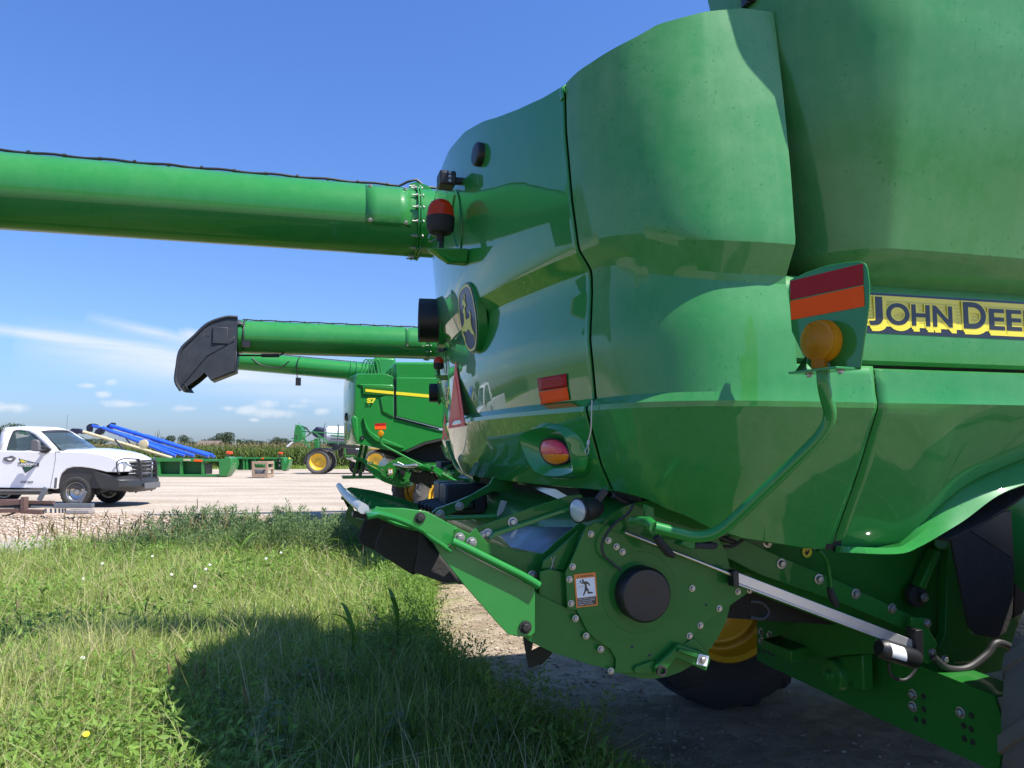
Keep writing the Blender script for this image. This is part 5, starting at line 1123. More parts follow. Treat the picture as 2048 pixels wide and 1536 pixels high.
# marker of the third machine
b = MB(); b.prism(P3([(1118,865),(1250,858),(1255,900),(1245,1000),(1215,1040),(1180,1035),(1125,945)], SB-.30), (0, .01, 0)); mp3 = b.build('marker_plate', 'green_machine_paint', C3)
for nm, m, q4 in (('dark_red_strip', 'red_reflector', [(1121,868),(1252,862),(1252,895),(1121,900)]), ('orange_strip', 'orange_reflector', [(1121,901),(1252,897),(1252,934),(1123,940)])): b = MB(); b.prism(P3(q4, SB-.302), (0, -.003, 0)); b.build(nm, m, mp3)
q = PB(*zS(1193, 985), SB-.31); b = MB(); b.lathe(q, Vector((-.3, -1, 0)), [(.055, 0), (.058, .02), (.045, .045), (.001, .05)], 20); b.build('amber_lamp', 'amber_lens', mp3)
b = MB(); b.tube(catmull([PB(*zS(*p), SB-.28) for p in ((1197,1035),(1197,1080),(1215,1120),(1400,1220),(1690,1365),(1880,1365),(2000,1365))], 40), .021, 12); b.build('marker_pipe', 'green_machine_paint', C3)
# ladder-like rear stand, fender skirt
for (x0, y0, x1, y1) in ((965,1130,870,1490),(1020,1140,945,1490)): b = MB(); b.bar(PB(*zS(x0, y0), SB+.4), PB(*zS(x1, y1), SB+.4), .06, .06); b.build('stand_leg', 'green_frame_paint', C3, bevel=.006)
b = MB(); b.box(PB(*zS(960, 1500), SB+.5), (.75, .5, .05)); b.build('stand_foot', 'green_frame_paint', C3, bevel=.01)
plate3([(1470,1200),(1700,1095),(1880,1055),(2400,1020),(2400,1060),(1900,1080),(1720,1120),(1500,1215)], 'arch_trim', 'black_rubber', C3, SB-.02, .1, .01)
plate3([(1480,1215),(1900,1080),(2400,1060),(2400,1400),(2000,1400),(1650,1350),(1100,1190),(1200,1170),(1400,1205)], 'dark_underbody', 'black_rubber', C3, SB+.25, .1, .01)
b = MB(); b.box((6.5, SB+1.6, 2.0), (5.5, 2.6, 2.0)); b.build('front_body', 'green_machine_paint', C3, bevel=.15)
wheel(C3, (7.0, SB-.2, 1.0), 1.0, .75, .5, 0, 18, 'front_wheel')
# its auger, tilted slightly up towards the tip
bq = SB+3.3; u0, u1 = PB(798, 751, bq), PB(486, 722, bq); R3 = .5*abs(PB(660, 717, bq).z-PB(660, 753, bq).z); dv = (u1-u0).normalized()
b = MB(); b.tube([u0+dv*-1.5, u0, u1, u1+dv*.3], R3, 40); a3 = b.build('unloading_auger', 'green_machine_paint', C3, angle=60)
b = MB(); b.tube([u0.lerp(u1, t)+Vector((0, -.02, R3+.015)) for t in np.linspace(0, 1, 20)], .012, 6); b.build('auger_cable', 'hose_black', a3)
for t, w in ((.28, .03), (.32, .02)): b = MB(); b.lathe(u0.lerp(u1, t*1.0), dv, [(R3*.98, -w), (R3*1.12, -w), (R3*1.12, w), (R3*.98, w)], 36); b.build('flange', 'green_machine_paint', a3)
q = u0.lerp(u1, .66); b = MB(); b.tube(catmull([q+Vector((.05, -R3*.2, R3)), q+Vector((0, -R3, .1)), q+Vector((-.02, -R3*1.05, -R3*.5)), q+Vector((0, -R3*.6, -R3-.1))], 12), .012, 6); b.box(q+Vector((.02, -R3*.5, -R3-.16)), (.12, .12, .18)); b.build('auger_lamp', 'black_plastic', a3)
q = u0.lerp(u1, .80); b = MB(); b.tube(catmull([q+Vector((.3, -R3, .05)), q+Vector((.1, -R3*1.1, -.1)), q+Vector((-.3, -R3*1.05, -.05)), q+Vector((-.5, -R3, .1))], 14), .012, 6); b.build('auger_hose', 'hose_black', a3)
b = MB(); q = PB(*zS(1010, 250), bq-.5)
for k in range(4): p = PB(*zS(985+40*k, 250), bq-.5); b.tube(catmull([p+Vector((-.05, 0, -.1)), p+Vector((0, 0, .22)), p+Vector((.12, 0, .25)), p+Vector((.2, 0, -.1))], 10), .018, 6)
b.build('pivot_frame', 'green_machine_paint', a3)
b = MB(); p = PB(*zS(1230, 225), bq-.3); b.bar(PB(*zS(1100, 225), bq-.3), PB(*zS(1360, 235), bq-.3), .3, .55); b.build('pivot_casing', 'green_machine_paint', a3, bevel=.06)

# ------------------------------------------------------------------ white pickup
mat('white_truck_paint', (.76,.76,.77), .35, coat=1, var=.02); mat('truck_black', (.025,.026,.028), .45, var=.2, coat=.3); mat('truck_rim_steel', (.52,.51,.49), .3, metal=.9, var=.1)
mat('grey_trim', (.12,.12,.125), .5, var=.1); mat('logo_green', (.02,.08,.045), .4); mat('headlight_glass', (.42,.44,.45), .08, var=.05, coat=1, metal=.3)
mat('seat_fabric', (.03,.03,.033), .8)
gm = bpy.data.materials.new('window_glass'); gm.use_nodes = True; gp = gm.node_tree.nodes['Principled BSDF']; gp.inputs['Base Color'].default_value = (.16,.23,.24,1); gp.inputs['Roughness'].default_value = .03; gp.inputs['Transmission Weight'].default_value = .75; gp.inputs['IOR'].default_value = 1.3; MATS['window_glass'] = gm
TY = 20.4
def zP(x, y): return (x/7.679, 840+y/7.679)
def z0(x, y): return (x/5.12, 820+y/5.12)
tc0 = PY(*zP(1180, 1300), TY+.9); TR = empty('pickup_truck', (tc0.x, tc0.y, 0), 0, 'white pickup truck with a door logo and a black grille guard, parked on the gravel', 'pickup truck', org=(tc0.x, tc0.y, 0))
def TP(pts, y=0, zf=zP): return [PY(*zf(*p), TY+y) for p in pts]
bodyp = [(-1150,440),(-110,440),(-100,462),(860,478),(960,474),(1340,486),(1560,520),(1700,560),(1800,610),(1835,660),(1850,720),(1850,800),(1640,800),(1540,775),(1400,742),(1250,722),(1120,722),(1020,750),(945,820),(905,900),(885,1000),(882,1060),(830,1062),(770,1052),(0,1042),(-250,1040),(-290,930),(-360,800),(-450,740),(-560,720),(-680,740),(-770,800),(-840,930),(-870,1000),(-1150,960)]
cp0 = TP(bodyp); hoodx = PY(*zP(900, 480), TY).x; frx = PY(*zP(1850, 720), TY).x; b = MB(); secs = []
for fy, kf, kz, ins in ((0, 0, 0, .05), (.03, 0, 0, 0), (.30, .22, .05, 0), (.62, .62, .075, 0), (1.0, .86, .09, 0), (1.38, .62, .075, 0), (1.70, .22, .05, 0), (1.97, 0, 0, 0), (2.0, 0, 0, .05)):
    row = []
    for p in cp0:
        r = max(0, (p.x-hoodx)/(frx-hoodx)); top_ = 1 if p.z > 1.1 else 0
        row.append(Vector((p.x+.22*kf*r*r, TY+fy, p.z+kz*top_*(1 if r > 0 else .0)-ins*top_*.4)))
    secs.append(row)
b.grid(secs, closed=True); m_ = len(cp0); b.f.append(tuple(range(m_))); b.f.append(tuple(range(8*m_, 9*m_))[::-1])
tb_ = b.build('body', 'white_truck_paint', TR, angle=28, bevel=.018)
# cab: lower ring at the belt, upper ring at the roof
def ring_(pts, y0, y1): a = [PY(*zP(*p), TY+y0) for p in pts]; return a
near_cab = [(-62,466,.02), (-30,300,.10), (28,160,.20), (90,118,.26), (300,112,.28), (520,130,.27), (612,165,.24), (720,262,.15), (905,472,.03)]
nc = [PY(*zP(x, y), TY+d) for x, y, d in near_cab]; fc = [Vector((p.x, 2*(TY+1.0)-p.y, p.z)) for p in nc]
mid = [p.lerp(q, .5)+Vector((0.12 if k >= 5 else 0, 0, .05 if 2 <= k <= 6 else 0)) for k, (p, q) in enumerate(zip(nc, fc))]
def pillar(name, idx, wv=.06, par=None):
    b = MB()
    for S in (nc, fc):
        for i, j in idx: b.bar(S[i], S[j], wv, wv)
    return b
b = MB(); rf = [nc[2], nc[3], nc[4], nc[5], nc[6]]; rows = []
for t in np.linspace(0, 1, 9): rows.append([nc[k].lerp(fc[k], t)+Vector((.16*math.sin(t*math.pi)*(1 if k >= 5 else 0), 0, .055*math.sin(t*math.pi)**.7)) for k in (2, 3, 4, 5, 6)])
b.grid(rows); roof = b.build('roof', 'white_truck_paint', TR, angle=50, solid=.03)
def side_frame(S, sgn):
    # door frame with a window hole
    win = [(105,463),(150,300),(205,178),(250,162),(330,163),(430,180),(520,230),(620,320),(700,400),(762,448),(745,490),(500,484)]
    out = [(-62,466),(28,160),(90,118),(200,112),(300,112),(520,130),(612,165),(720,262),(820,375),(905,472),(860,500),(400,500)]
    dd = lambda y: np.interp(y, [112, 466], [.27, .025])
    W = [PY(*zP(x, y), TY+dd(y)) for x, y in win]; Oo = [PY(*zP(x, y), TY+dd(y)) for x, y in out]
    if sgn < 0: W = [Vector((p.x, 2*(TY+1)-p.y, p.z)) for p in W]; Oo = [Vector((p.x, 2*(TY+1)-p.y, p.z)) for p in Oo]
    b = MB(); b.grid([Oo, W], closed=True); b.build('door_frame', 'white_truck_paint', TR, solid=.03)
    off_ = Vector((0, .012*sgn, 0)); b = MB(); b.add([p+off_ for p in W], [tuple(range(len(W)))]); b.build('side_window', 'window_glass', TR, flat=True)
    b = MB(); b.tube(W+[W[0]], .012, 6); b.build('window_seal', 'truck_black', TR)
side_frame(nc, 1); side_frame(fc, -1)
WSl = [PY(*zP(650, 195), TY+.27), PY(*zP(790, 320), TY+.14), PY(*zP(950, 468), TY+.05)]; rows = []
for t in np.linspace(0, 1, 9): rows.append([Vector((p.x+.17*math.sin(t*math.pi), lerp(p.y, 2*(TY+1)-p.y, t), p.z+.03*math.sin(t*math.pi)*(k == 0))) for k, p in enumerate(WSl)])
b = MB(); b.grid(rows); b.build('windscreen', 'window_glass', TR, angle=60)
b = MB(); b.tube([r[0] for r in rows], .02, 6); b.tube([r[2]+Vector((.02, 0, -.01)) for r in rows], .028, 6); b.tube(rows[0], .014, 6); b.build('windscreen_seal', 'truck_black', TR)
b = MB(); b.bar(nc[0]+Vector((0, .05, .1)), fc[0]+Vector((0, -.05, .1)), .03, .25); b.bar(nc[2]+Vector((0,.02,-.05)), fc[2]+Vector((0,-.02,-.05)), .03, .12); b.build('cab_back', 'white_truck_paint', TR)
b = MB()
for sy in (.45, 1.45): p = PY(*zP(190, 330), TY+sy); b.box(p+Vector((0, 0, -.12)), (.16, .48, .62), Matrix.Rotation(R(-12), 3, 'Y')); b.box(p+Vector((0, 0, .26)), (.10, .26, .18))
b.build('seats', 'seat_fabric', TR, bevel=.04)
b = MB(); p = PY(*zP(640, 420), TY+.55); b.lathe(p+Vector((-.1, 0, .02)), (-.8, 0, .5), [(.17, -.012), (.19, 0), (.17, .012)], 18); b.box(PY(*zP(850, 455), TY+1.0), (.5, 1.7, .12)); b.build('dashboard', 'seat_fabric', TR, bevel=.03)
def tplate(pts, name, m, y, th=.02, bev=.003, zf=zP, par=None): b = MB(); b.prism([PY(*zf(*p), TY+y) for p in pts], (0, th, 0)); return b.build(name, m, par or TR, bevel=bev)
tplate([(55,575),(140,560),(145,548),(195,548),(215,565),(245,580),(190,640),(120,648),(60,625),(42,600)], 'door_handle', 'grey_trim', -.02, .03, .008)
tplate([(110,590),(190,592),(180,615),(150,622),(118,612)], 'handle_cup', 'white_truck_paint', -.026, .01, .003)
mir = tplate([(470,320),(500,298),(560,300),(590,325),(598,470),(570,485),(480,480),(465,440)], 'wing_mirror', 'grey_trim', -.34, .10, .025)
b = MB(); p0_, p1_ = PY(*zP(590, 400), TY-.28), PY(*zP(720, 420), TY-.02); b.bar(p0_, p1_, .05, .05); b.bar(p0_+Vector((0, 0, -.12)), p1_+Vector((0, 0, -.05)), .05, .05); b.prism(TP([(690,390),(770,440),(765,475),(700,515),(620,500),(600,480)], -.02), (0, .06, 0)); b.build('mirror_arm', 'truck_black', TR, bevel=.01)
# door seams, rocker, running board
for pts in ([(852,480),(850,620),(800,900),(775,1040)], [(860,480),(930,490)]): b = MB(); b.tube(TP(pts, -.001), .006, 5); b.build('panel_seam', 'grey_trim', TR)
b = MB(); b.tube(TP([(-85,470),(-85,700),(-70,1035)], -.001), .006, 5); b.build('panel_seam', 'grey_trim', TR)
b = MB(); b.bar(PY(*zP(-250, 1085), TY-.06), PY(*zP(690, 1085), TY-.06), .20, .05); b.bar(PY(*zP(-250, 1120), TY+.1), PY(*zP(760, 1120), TY+.1), .3, .08); b.build('running_board', 'grey_trim', TR, bevel=.015)
b = MB(); arch = [(890,1040),(905,900),(950,820),(1020,752),(1120,724),(1250,724),(1400,744),(1540,777)]; b.prism(TP([(880,1060),(905,905),(948,822),(1022,753),(1120,726),(1250,726),(1400,746),(1540,780),(1560,1050)], .05), (0, .5, 0)); b.build('wheel_well', 'truck_black', TR)
b = MB(); b.prism(TP([(-290,1040),(-330,900),(-450,742),(-680,742),(-830,900),(-860,1040)], .05), (0, .5, 0)); b.build('wheel_well', 'truck_black', TR)
tplate([(-1150,960),(-870,1000),(0,1045),(820,1065),(1400,1000),(1850,850),(1900,1000),(1500,1150),(820,1130),(-1150,1080)], 'chassis', 'truck_black', .3, 1.4, .02)
tplate([(840,890),(870,880),(880,900),(865,1050),(825,1050)], 'fender_vent', 'grey_trim', -.004, .02)
# logo and writing on the door
tplate([(290,597),(420,640),(320,655)], 'logo_yellow_tip', 'yellow_decal', -.006, .004, 0); lgb = tplate([(287,592),(300,592),(330,655),(318,655)], 'logo_edge', 'black_decal', -.007, .004, 0)
tplate([(345,712),(545,705),(388,805)], 'logo_green_tip', 'logo_green', -.006, .004, 0); tplate([(333,712),(348,712),(390,795),(540,705),(556,705),(388,815)], 'logo_edge', 'black_decal', -.0065, .004, 0)
tplate([(290,588),(330,605),(548,655),(545,662),(420,640),(292,600)], 'logo_edge', 'black_decal', -.0066, .004, 0); tplate([(275,652),(597,662),(595,714),(275,700)], 'logo_banner', 'black_decal', -.008, .004, 0)
def ttext(t, m, x0, x1, y0, y1): q0, q1 = PY(*zP(x0, y1), TY), PY(*zP(x1, y0), TY); text_mesh(t, m, TR, 'door_lettering', (0, TY-.0085, 0), (1, 0, 0), (0, 0, 1), q0.x, q1.x, q0.z, q1.z, lift=.0015, bold=.04)
ttext('LANDMARK', 'white_decal', 288, 585, 660, 698); ttext('IMPLEMENT', 'white_decal', 365, 500, 703, 715); ttext('DIRECTORS 8-RTD', 'grey_trim', 515, 742, 787, 807) if False else None
ttext('US DOT 506678', 'grey_trim', 316, 510, 935, 970); ttext('SHENANDOAH IA', 'grey_trim', 515, 742, 787, 807) if False else None
# front: lamps, guard, bumper
FX = frx
def front_plate(pts, y, name, m, th=.02, par=None):
    b = MB(); b.prism([PY(*z0(*p), TY+y) for p in pts], (.0, th, 0)); return b.build(name, m, par or TR, bevel=.006)
hl = front_plate([(1088,520),(1110,512),(1262,528),(1270,560),(1262,632),(1200,640),(1100,625),(1085,600)], .10, 'headlight', 'headlight_glass', .5)
front_plate([(1086,519),(1140,519),(1152,560),(1148,625),(1098,622),(1084,600)], .06, 'turn_lens', 'orange_decal', .05, hl)
b = MB(); gz = [PY(*z0(1300, v), TY+.4).z for v in (522, 560, 600, 640, 680)]
b.grid([[Vector((FX+.26-.9*(t-.5)**2, TY+.35+1.3*t, z)) for t in np.linspace(0, 1, 9)] for z in (gz[0], gz[4])]); b.build('grille', 'truck_black', TR)
for z in gz[:4]: b = MB(); b.tube([Vector((FX+.28-.9*(t-.5)**2, TY+.35+1.3*t, z-.03)) for t in np.linspace(0, 1, 9)], .018, 6); b.build('grille_bar', 'zinc', TR)
for k in range(0): front_plate([(1268,548+30*k),(1405,540+30*k),(1405,553+30*k),(1268,560+30*k)], .42, 'grille_bar', 'grey_trim', 1.15)
zt0, zt1, zb0, zb1 = [PY(*z0(1400, v), TY+.45).z for v in (692, 712, 780, 840)]; xr0 = PY(*z0(960, 620), TY).x
b = MB(); rows = []
for fy, fx in ((-.02, -.02), (.08, .10), (.28, .24), (.48, .32), (1.0, .36), (1.5, .32), (1.72, .24), (1.92, .10), (2.02, -.02)):
    e = 0 if .2 < fy < 1.8 else .06
    rows.append([Vector((xr0, TY+fy, PY(*z0(960, 622), TY).z)), Vector((FX+fx-.12, TY+fy, zt0+.02-e*0)), Vector((FX+fx, TY+fy, zt1)), Vector((FX+fx+.02, TY+fy, zb0)), Vector((FX+fx-.08, TY+fy, zb1+e)), Vector((FX-.5, TY+fy, zb1+.12)), Vector((xr0+.05, TY+fy, PY(*z0(985, 700), TY).z))])
b.grid(rows, closed=True); b.f += [tuple(range(7)), tuple(range(56, 63))[::-1]]; b.build('front_bumper', 'truck_black', TR, bevel=.012)
b = MB(); b.box((FX+.40, TY+1.0, zb0-.0), (.04, .9, .16)); b.build('bumper_step', 'grey_trim', TR, bevel=.01)
pl_ = front_plate([(1438,742),(1488,742),(1488,800),(1438,800)], .72, 'licence_plate', 'white_decal', .02)
for yy in (.48, 1.38):
    P_ = [PY(*z0(1383+30, 505), TY+.48)]; bx_ = PY(*z0(1400, 600), TY+.48).x+.03
    zz = [PY(*z0(1400, v), TY+.48).z for v in (503, 530, 600, 700, 800, 850)]
    b = MB(); b.prism([Vector((bx_+dx, TY+yy, z)) for dx, z in ((-.09, zz[0]), (.02, zz[0]), (.07, zz[1]), (.11, zz[2]), (.12, zz[3]), (.07, zz[4]), (-.02, zz[5]), (-.06, zz[5]), (-.01, zz[3]), (-.02, zz[1]))], (0, .03, 0)); b.build('guard_upright', 'truck_black', TR, bevel=.008)
b = MB(); bx_ += .04
for z in (1.24, 1.12, 1.0, .86): b.cyl((bx_, TY+.48, z), (bx_, TY+1.4, z), .016, 8)
for sy in (0, 1):
    f_ = (lambda y: y) if sy == 0 else (lambda y: 1.9-y)
    b.tube(catmull([(bx_, TY+f_(.48), 1.28), (bx_-.2, TY+f_(.15), 1.30), (FX+.02, TY+f_(-.04), 1.28), (FX-.07, TY+f_(-.06), 1.20), (FX-.05, TY+f_(-.05), .98), (FX+.0, TY+f_(-.02), .88)], 20), .018, 8)
b.build('grille_guard', 'truck_black', TR)
b = MB(); p = PY(*zP(1005, 462), TY+.2); b.cyl(p, p+Vector((0.01, 0, .95)), .004, 5); b.build('whip_antenna', 'truck_black', TR)
def twheel(x, y, face, nm='wheel'):
    wz = .415; w_ = wheel(TR, (x, y, wz), wz, .27, .255, 0, 30, nm, 'tyre_rubber', 'truck_rim_steel', face, .012)
    for i in range(8):
        t = 2*math.pi*i/8+.2; q = Vector((x, y+face*.055, wz))+Vector((math.cos(t), 0, math.sin(t)))*.165; b = MB(); b.cyl(q, q+Vector((0, face*.012, 0)), .028, 10); b.build('rim_hole', 'black_plastic', w_)
    b = MB(); b.lathe((x, y+face*.03, wz), (0, face, 0), [(.07, 0), (.065, .06), (.04, .075), (.001, .075)], 16); b.build('hub', 'truck_rim_steel', w_)
wx = PY(*zP(1175, 1110), TY+.1).x; rx = PY(*zP(-560, 1110), TY+.1).x
for x_ in (wx, rx): twheel(x_, TY+.16, -1); twheel(x_, TY+1.84, 1)

# ------------------------------------------------------------------ steel frames on the pebbles in front of the pickup
mat('brown_steel', (.13,.075,.06), .6, var=.25, coat=.1); mat('grey_steel', (.16,.18,.20), .45, metal=.3, var=.2); mat('weathered_block', (.30,.27,.26), .9, var=.35)
FY = 17.3
def fr(x, y, dy=0): return PY(*zP(x, y), FY+dy)
s0 = fr(380, 1400); S1 = empty('header_stand', (s0.x, s0.y, 0), 0, 'brown steel stand lying on the pebbles in front of the pickup door', 'steel stand', org=(s0.x, s0.y, 0))
for nm, a, c, w, h_ in (('post', fr(380,1180), fr(370,1430), .14, .10), ('rail', fr(340,1260), fr(-700,1330), .10, .11), ('rail', fr(-700,1400), fr(340,1390), .10, .09), ('rail', fr(-700,1240,.5), fr(330,1235,.5), .10, .06), ('cross_rail', fr(350,1400), fr(660,1415), .12, .10), ('rear_rail', fr(420,1262,.3), fr(830,1268,.3), .10, .08), ('post', fr(-300,1200), fr(-300,1430), .12, .1)):
    b = MB(); b.bar(a, c, w, h_); b.build(nm, 'brown_steel', S1, bevel=.008)
b = MB(); b.prism([fr(*p) for p in ((225,1330),(300,1330),(290,1400),(200,1450),(80,1480),(60,1470),(190,1420))], (0, .04, 0)); b.build('hook', 'truck_black', S1, bevel=.006)
s0 = fr(1100, 1330); S2 = empty('tow_frame', (s0.x, s0.y, 0), 0, 'grey steel frame with two slanted struts, in front of the pickup wheel', 'steel frame', org=(s0.x, s0.y, 0))
for nm, a, c, w, h_ in (('beam', fr(845,1318), fr(1430,1318), .12, .10), ('slanted_strut', fr(600,1235), fr(710,1040), .10, .05), ('slanted_strut', fr(1230,1285), fr(1320,1100), .05, .04), ('lower_bar', fr(480,1330), fr(830,1335), .06, .03)):
    b = MB(); b.bar(a, c, w, h_, up=(0, 1, 0) if 'strut' in nm else (0, 0, 1)); b.build(nm, 'grey_steel', S2, bevel=.006)
for x in (700, 780, 850, 910, 960, 1000): b = MB(); b.bar(fr(x, 1360), fr(x+3, 1430), .03, .03); b.build('short_leg', 'grey_steel', S2)
b = MB(); b.bar(fr(1050, 1410), fr(1420, 1405), .25, .10); tag(b.build('concrete_block', 'weathered_block', None, bevel=.02), 'low weathered grey slab under the grey steel frame', 'block')

# ------------------------------------------------------------------ headers, grain augers, crate
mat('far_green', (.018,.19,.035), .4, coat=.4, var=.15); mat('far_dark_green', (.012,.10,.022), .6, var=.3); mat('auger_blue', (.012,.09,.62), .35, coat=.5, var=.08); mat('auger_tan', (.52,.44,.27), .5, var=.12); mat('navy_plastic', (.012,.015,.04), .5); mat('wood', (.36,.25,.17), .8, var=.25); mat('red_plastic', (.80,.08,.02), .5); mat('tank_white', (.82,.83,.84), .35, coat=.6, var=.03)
def zH(x, y): return (400+x/6.4, 840+y/6.4)
def grp(name, Y, cx, label, cat, group=None): q = PY(cx, 900, Y); return empty(name, (q.x, Y, 0), 0, label, cat, group, org=(q.x, Y, 0))
def xp(par, Y, zf, pts, name, m, th=.05, dy=0, bev=.01): b = MB(); b.prism([PY(*zf(*p), Y+dy) for p in pts], (0, th, 0)); return b.build(name, m, par, bevel=bev)
HG = 'green harvester headers on the gravel'
H1 = grp('combine_header', 41.5, 370, 'long green header behind the pickup with blue augers resting on it', 'header', HG); Y = 41.5
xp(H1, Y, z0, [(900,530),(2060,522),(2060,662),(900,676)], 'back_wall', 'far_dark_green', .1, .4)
xp(H1, Y, z0, [(900,478),(1760,492),(2310,508),(2310,528),(900,528)], 'top_beam', 'far_green', .45, 0); xp(H1, Y, z0, [(900,655),(2310,660),(2300,682),(900,678)], 'bottom_beam', 'far_green', .5, 0)
for x in (1610, 1840, 2060): xp(H1, Y, z0, [(x,520),(x+28,520),(x+28,670),(x,670)], 'upright', 'far_green', .3, .05)
xp(H1, Y, zH, [(235,505),(300,500),(320,470),(400,480),(405,560),(380,650),(330,725),(240,720)], 'end_panel', 'far_green', .9, -.1, .05)
xp(H1, Y, zH, [(75,570),(130,560),(130,690),(75,690)], 'motor', 'truck_black', .3, .1)
xp(H1, Y, z0, [(1876,502),(1950,504),(1950,522),(1876,520)], 'beige_marker', 'auger_tan', .02, -.03); xp(H1, Y, z0, [(1982,508),(2060,510),(2060,530),(1982,526)], 'orange_marker', 'orange_reflector', .02, -.03); xp(H1, Y, zH, [(0,510),(30,510),(30,535),(0,535)], 'orange_marker', 'orange_reflector', .02, -.12)
b = MB(); q = PY(*zH(365, 425), Y); b.cyl(PY(*zH(350, 480), Y), PY(*zH(355, 430), Y), .06, 8); b.build('lamp_stalk', 'truck_black', H1)
xp(H1, Y, zH, [(330,402),(405,404),(408,432),(370,448),(330,430)], 'red_cap', 'red_plastic', .2, 0, .03)
H2 = grp('combine_header', 52, 525, 'shorter green header with a yellow tipped end divider, behind the wooden crate', 'header', HG); Y = 52
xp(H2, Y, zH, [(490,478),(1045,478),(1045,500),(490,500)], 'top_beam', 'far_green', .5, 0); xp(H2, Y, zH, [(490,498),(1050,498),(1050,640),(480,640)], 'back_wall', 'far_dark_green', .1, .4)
for x in (548, 585, 690, 930): xp(H2, Y, zH, [(x,498),(x+26,498),(x+26,640),(x,640)], 'upright', 'far_green', .3, .05)
xp(H2, Y, zH, [(430,480),(490,470),(495,560),(470,640),(425,620)], 'end_panel', 'far_green', .8, 0, .04)
xp(H2, Y, zH, [(1045,480),(1075,475),(1090,540),(1125,500),(1150,500),(1130,590),(1095,650),(1045,645),(1035,560)], 'end_divider', 'far_green', .8, 0, .04); xp(H2, Y, zH, [(1125,505),(1135,480),(1152,488),(1150,505)], 'divider_tip', 'yellow_decal', .2, .1)
xp(H2, Y, zH, [(783,486),(818,486),(818,500),(783,500)], 'orange_marker', 'orange_reflector', .02, -.03); xp(H2, Y, zH, [(1005,410),(1055,412),(1055,430),(1035,442),(1005,434)], 'red_cap', 'red_plastic', .2, 0, .03); b = MB(); b.cyl(PY(*zH(1015, 480), Y), PY(*zH(1020, 435), Y), .06, 8); b.build('lamp_stalk', 'truck_black', H2)
for x, y in ((975,520),(1023,522),(945,565),(1020,580)): b = MB(); b.lathe(PY(*zH(x, y), Y+.35), (0, -1, 0), [(.09, 0), (.07, .03), (.001, .03)], 10); b.build('knob', 'zinc', H2)
b = MB(); b.bar(PY(*zH(415, 470), 43), PY(*zH(415, 645), 43), .16, .18); tag(b.build('wooden_post', 'wood', None), 'short brown post between the two green headers', 'post')
# blue and tan augers resting on the header
GA = 'grain augers stacked on the long header'
def gauger(p0, p1, Y, m, label, hood=None, rpx=8, extra=()):
    a, c = PY(*z0(*p0), Y), PY(*z0(*p1), Y+.6); root = empty('grain_auger', (c.x, c.y, 0), 0, label, 'grain auger', GA, org=(c.x, c.y, 0)); r = rpx*1.3/5.12/1520*Y
    b = MB(); b.tube([a, c], r, 14); b.build('tube', m, root)
    if hood:
        b = MB(); H_ = [PY(*z0(*q), Y) for q in hood]; b.prism(H_, (0, .30, 0)); b.build('hood', 'navy_plastic', root, bevel=.02)
    for t in (.25, .5, .75): q = a.lerp(c, t); b = MB(); b.lathe(q, (c-a), [(r, -.05), (r*1.25, -.05), (r*1.25, .05), (r, .05)], 14); b.build('collar', m, root)
    for (q0, q1, rr__) in extra: b = MB(); b.cyl(PY(*z0(*q0), Y-.1), PY(*z0(*q1), Y-.1), rr__, 8); b.build('support_rod', 'navy_plastic', root)
    return root
gauger((850,222), (1760,492), 42.4, 'auger_tan', 'tan grain auger lowest in the slanted stack, with a dark blue hood', [(700,215),(735,188),(800,190),(850,215),(845,248),(790,235),(740,262),(705,245)], 12, [((1175,300),(1305,455),.05), ((1290,290),(1330,340),.05)])
gauger((945,160), (1640,360), 43.6, 'auger_blue', 'blue grain auger with a curled black hood at its raised end', [(880,170),(905,145),(945,138),(985,150),(975,178),(930,170),(922,222),(885,222)], 12)
gauger((1050,180), (1800,470), 42.8, 'auger_blue', 'blue grain auger directly above the tan one', [(960,245),(975,205),(1030,175),(1060,190),(1040,240),(1000,262)], 14)
gauger((1085,200), (1990,470), 43.2, 'auger_blue', 'blue grain auger in the middle of the slanted stack', None, 14)
gauger((1130,160), (2140,470), 43.9, 'auger_blue', 'topmost blue grain auger with an upright black hood', [(1085,165),(1140,128),(1162,130),(1160,165),(1130,200),(1095,190)], 16)
gauger((1110,215), (1890,468), 42.9, 'auger_blue', 'blue grain auger tucked between the tan one and the middle ones', None, 11)
gauger((1250,205), (2180,462), 44.2, 'auger_blue', 'blue grain auger just under the topmost one', None, 12)
gauger((1500,258), (2200,480), 44.6, 'auger_blue', 'rearmost blue grain auger, low at the right of the stack', None, 10)
b = MB(); b.lathe(PY(*z0(1475, 350), 42.2), (0, -1, 0), [(.26, 0), (.25, .12), (.08, .15), (.001, .15)], 18); tag(b.build('drive_pulley', 'auger_tan', None), 'round tan pulley cover on the auger stack', 'pulley')
for x, y in ((1790, 412), (1975, 480)): pass
